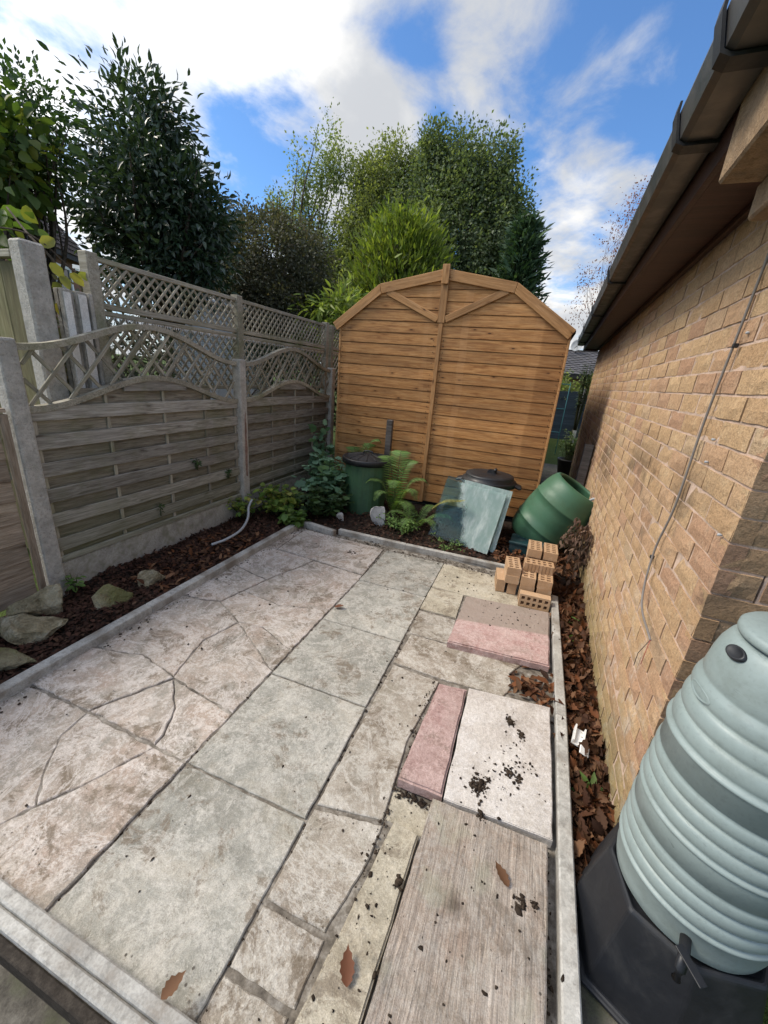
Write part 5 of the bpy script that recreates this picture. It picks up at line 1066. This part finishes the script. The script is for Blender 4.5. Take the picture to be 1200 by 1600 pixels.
tree('round_bush', 'large rounded grey-green bush behind the trellis', 'tree', (-5.1, 7, -.1), [((-5.05, 7, 3.0), (1.2, 1.1, 1.1)), ((-5.6, 6.9, 2.5), (1.0, 1.0, 1.0)), ((-4.3, 6.9, 2.3), (.75, .8, .9))], L_BUSH, LEAF4, 1200, 75, .10, .05, .08, None, .15, .78, flat=.6)
tree('hedge', 'dark mixed hedge filling in behind the trellis', 'hedge', (-3.9, 4.2, -.1), [((-3.85, 2.9, 1.2), (.35, .8, .85)), ((-3.85, 7.5, 1.3), (.35, 1.2, .95)), ((-3.9, 2.1, 1.0), (.3, .6, .8))], L_BUSH, LEAF4, 230, 45, .13, .06, .03, None, .1, .5)
tree('birch_tree', 'slim pale tree with feathery top, leftmost of the tall trees', 'tree', (-6.6, 11, -.1), [((-6.75, 11, 4.7), (1.0, .8, 1.1)), ((-6.2, 11, 6.35), (.34, .4, .95)), ((-7.5, 11, 5.4), (.32, .4, .7)), ((-6.85, 11, 6.0), (.28, .35, .8)), ((-5.7, 11, 6.3), (.25, .3, .7))], L_LIGHT, LEAF4, 170, 70, .14, .065, .09, 'tall trees behind the shed', .5, .1, (.8, .8, 1.7), limbs=60)
tree('ash_tree', 'mid-green airy tree in the middle of the tall trees', 'tree', (-4.8, 11.4, -.1), [((-4.8, 11.4, 4.7), (1.2, 1.1, 1.4)), ((-5.1, 11.4, 6.2), (.42, .5, .6)), ((-4.35, 11.4, 6.3), (.42, .45, .6)), ((-5.6, 11.2, 3.7), (1.0, .9, .9))], L_MID, LEAF4, 420, 150, .165, .07, .10, 'tall trees behind the shed', .45, .2, (.8, .8, 1.6), limbs=60)
tree('alder_tree', 'dense dark green tree, rightmost of the tall trees', 'tree', (-2.5, 11.2, -.1), [((-2.7, 11.2, 4.5), (1.75, 1.3, 1.75)), ((-3.35, 11.2, 6.2), (.45, .5, .55)), ((-2.6, 11.2, 6.15), (.45, .5, .55)), ((-1.85, 11.2, 5.95), (.4, .45, .6)), ((-1.35, 11.2, 4.9), (.45, .5, .7)), ((-1.5, 11, 4.0), (.6, .6, .7)), ((-1.9, 11, 3.2), (1.1, 1, 1))], L_DEEP, LEAF4, 780, 150, .18, .075, .11, 'tall trees behind the shed', .5, .45, (.75, .75, 1.7), limbs=60)
def conifer(name, label, base, h, rad, lm, size, nb, up, group=None, z0=.1, topw=.12, per=16):
    t = thing(name, label, 'tree', base, 0, group); P, X, Nn = [], [], []; s = Soup(); s.tube([(0, 0, -.05), (0, 0, h*.5), (0, 0, h*.97)], [.07, .045, .008], 7); link('trunk', pymesh('trunk', s.v, s.f, True), t, TWIG); s = Soup()
    for i in range(nb):
        u = random.random()**.85; z = h*(z0+(1-z0)*u); an = random.uniform(0, 6.28); r_ = rad*(topw+(1-topw)*(1-u)**.75)*random.uniform(.55, 1.08); d = Vector((math.cos(an), math.sin(an), up*random.uniform(.6, 1.3))).normalized(); tip = Vector((0, 0, z))+d*r_; s.tube([(0, 0, z), tip], [.012, .003], 4)
        for k in range(per):
            w_ = random.uniform(.25, 1.0); q = Vector((0, 0, z)).lerp(tip, w_)+Vector((random.gauss(0, 1), random.gauss(0, 1), random.gauss(0, 1)))*.085*rad; P.append(q[:]); dd = d+Vector((random.gauss(0, .5), random.gauss(0, .5), random.gauss(0, .35)+up*.4)); X.append(dd[:]); Nn.append((random.gauss(0, 1), random.gauss(0, 1), .6))
    link('branches', pymesh('branches', s.v, s.f, True), t, TWIG); k = len(P); V, T = leaves(NEEDLE, np.array(P), np.array(X), np.array(Nn), size*(.4+1.3*RNG.random(k)**2)); link('crown', trimesh('crown', V, T), t, lm); return t
conifer('golden_conifer', 'bright yellow-green conifer just behind the shed roof', (-2.98, 8.5, -.1), 4.0, 1.55, L_CON, .105, 2000, .9, None, .40, .42, 38)
conifer('dark_conifer', 'dark conifer with drooping sprays right of the tall trees', (-.80, 9.4, -.1), 4.6, .95, L_DCON, .13, 700, .3, None, .2, .12, 26)
tree('bamboo_clump', 'bright green bamboo clump left of the shed roof', 'bamboo', (-3.42, 6.6, -.1), [((-3.45, 6.6, 2.35), (.52, .42, .42)), ((-3.2, 6.7, 2.0), (.5, .45, .6)), ((-3.85, 6.6, 2.15), (.3, .3, .35))], L_BAMB, (LEAFL[0]*np.array([1, .55, 1]), LEAFL[1]), 150, 22, .10, .16, .02, None, .35, .3, limbs=30)
tree('russet_tree', 'bare twiggy russet tree behind the garage roof', 'tree', (1.5, 10, -.1), [((1.3, 10, 4.4), (.75, .7, .8)), ((.65, 10, 3.5), (.45, .5, .6)), ((1.15, 10, 5.0), (.3, .4, .4))], L_RED, LEAF4, 230, 10, .10, .035, .03, None, .3, .2, limbs=150, twig=.35, barkm=m_stone('russet_twigs', (.10, .05, .035), (.15, .08, .06), (.2, .12, .09), 40, .3))
tree('garden_shrub', 'green hedge shrub above the blue fence in gap', 'shrub', (.9, 14.6, -.1), [((.9, 14.6, 1.35), (1.6, .5, .55))], L_MID, LEAF4, 90, 40, .14, .10, .03, None, .2, .4)
tree('low_trees', 'green shrubbery between the bush and the shed', 'shrub', (-3.6, 9.6, -.1), [((-4.9, 9.6, 2.6), (1.1, .7, 1.2)), ((-3.2, 9.8, 1.8), (2.0, .7, 1.0))], L_MID, LEAF4, 240, 55, .18, .10, .06, None, .2, .4)
# yellow-green sprig over the concrete posts
t = thing('yellow_sprig', 'yellow-green leafy sprig hanging over the concrete posts', 'branch', (-3.08, 1.93, 1.98)); s = Soup(); s.tube(smooth_path([(-.6, .2, .45), (-.1, 0, .22), (.06, .02, .08), (.12, .04, -.06)], 6), .007, 6); s.tube(smooth_path([(-.3, -.2, .22), (.0, -.05, .2), (.14, .1, .02)], 6), .005, 6); s.obj('twig', TWIG, t, True)
Pp = np.array([(.09, -.02, .06), (.11, .02, .0), (.06, -.05, .03), (.13, .06, .02), (.12, .05, -.09), (.10, -.02, -.16), (.05, -.03, .14), (.12, .12, .03), (.07, .01, -.04), (.02, -.06, .10)]); V, T = leaves((LEAFB[0]*np.array([1, .78, 1.8]), LEAFB[1]), Pp, np.array([(.3, .3, -.6), (.4, .1, -.7), (.1, -.4, -.7), (.3, .5, -.5), (.2, 0, -1), (.2, .1, -1), (.1, .5, .5), (.3, .7, -.2), (.3, -.2, -.8), (-.2, -.5, -.4)]), np.array([(1, -.5, .3)]*10), [.10, .09, .085, .095, .11, .10, .11, .085, .09, .085])
link('foliage', trimesh('foliage', V, T), t, m_leaf('yellowing_leaves', [(.19, .22, .05), (.26, .27, .06), (.30, .26, .05)], .4, .5))
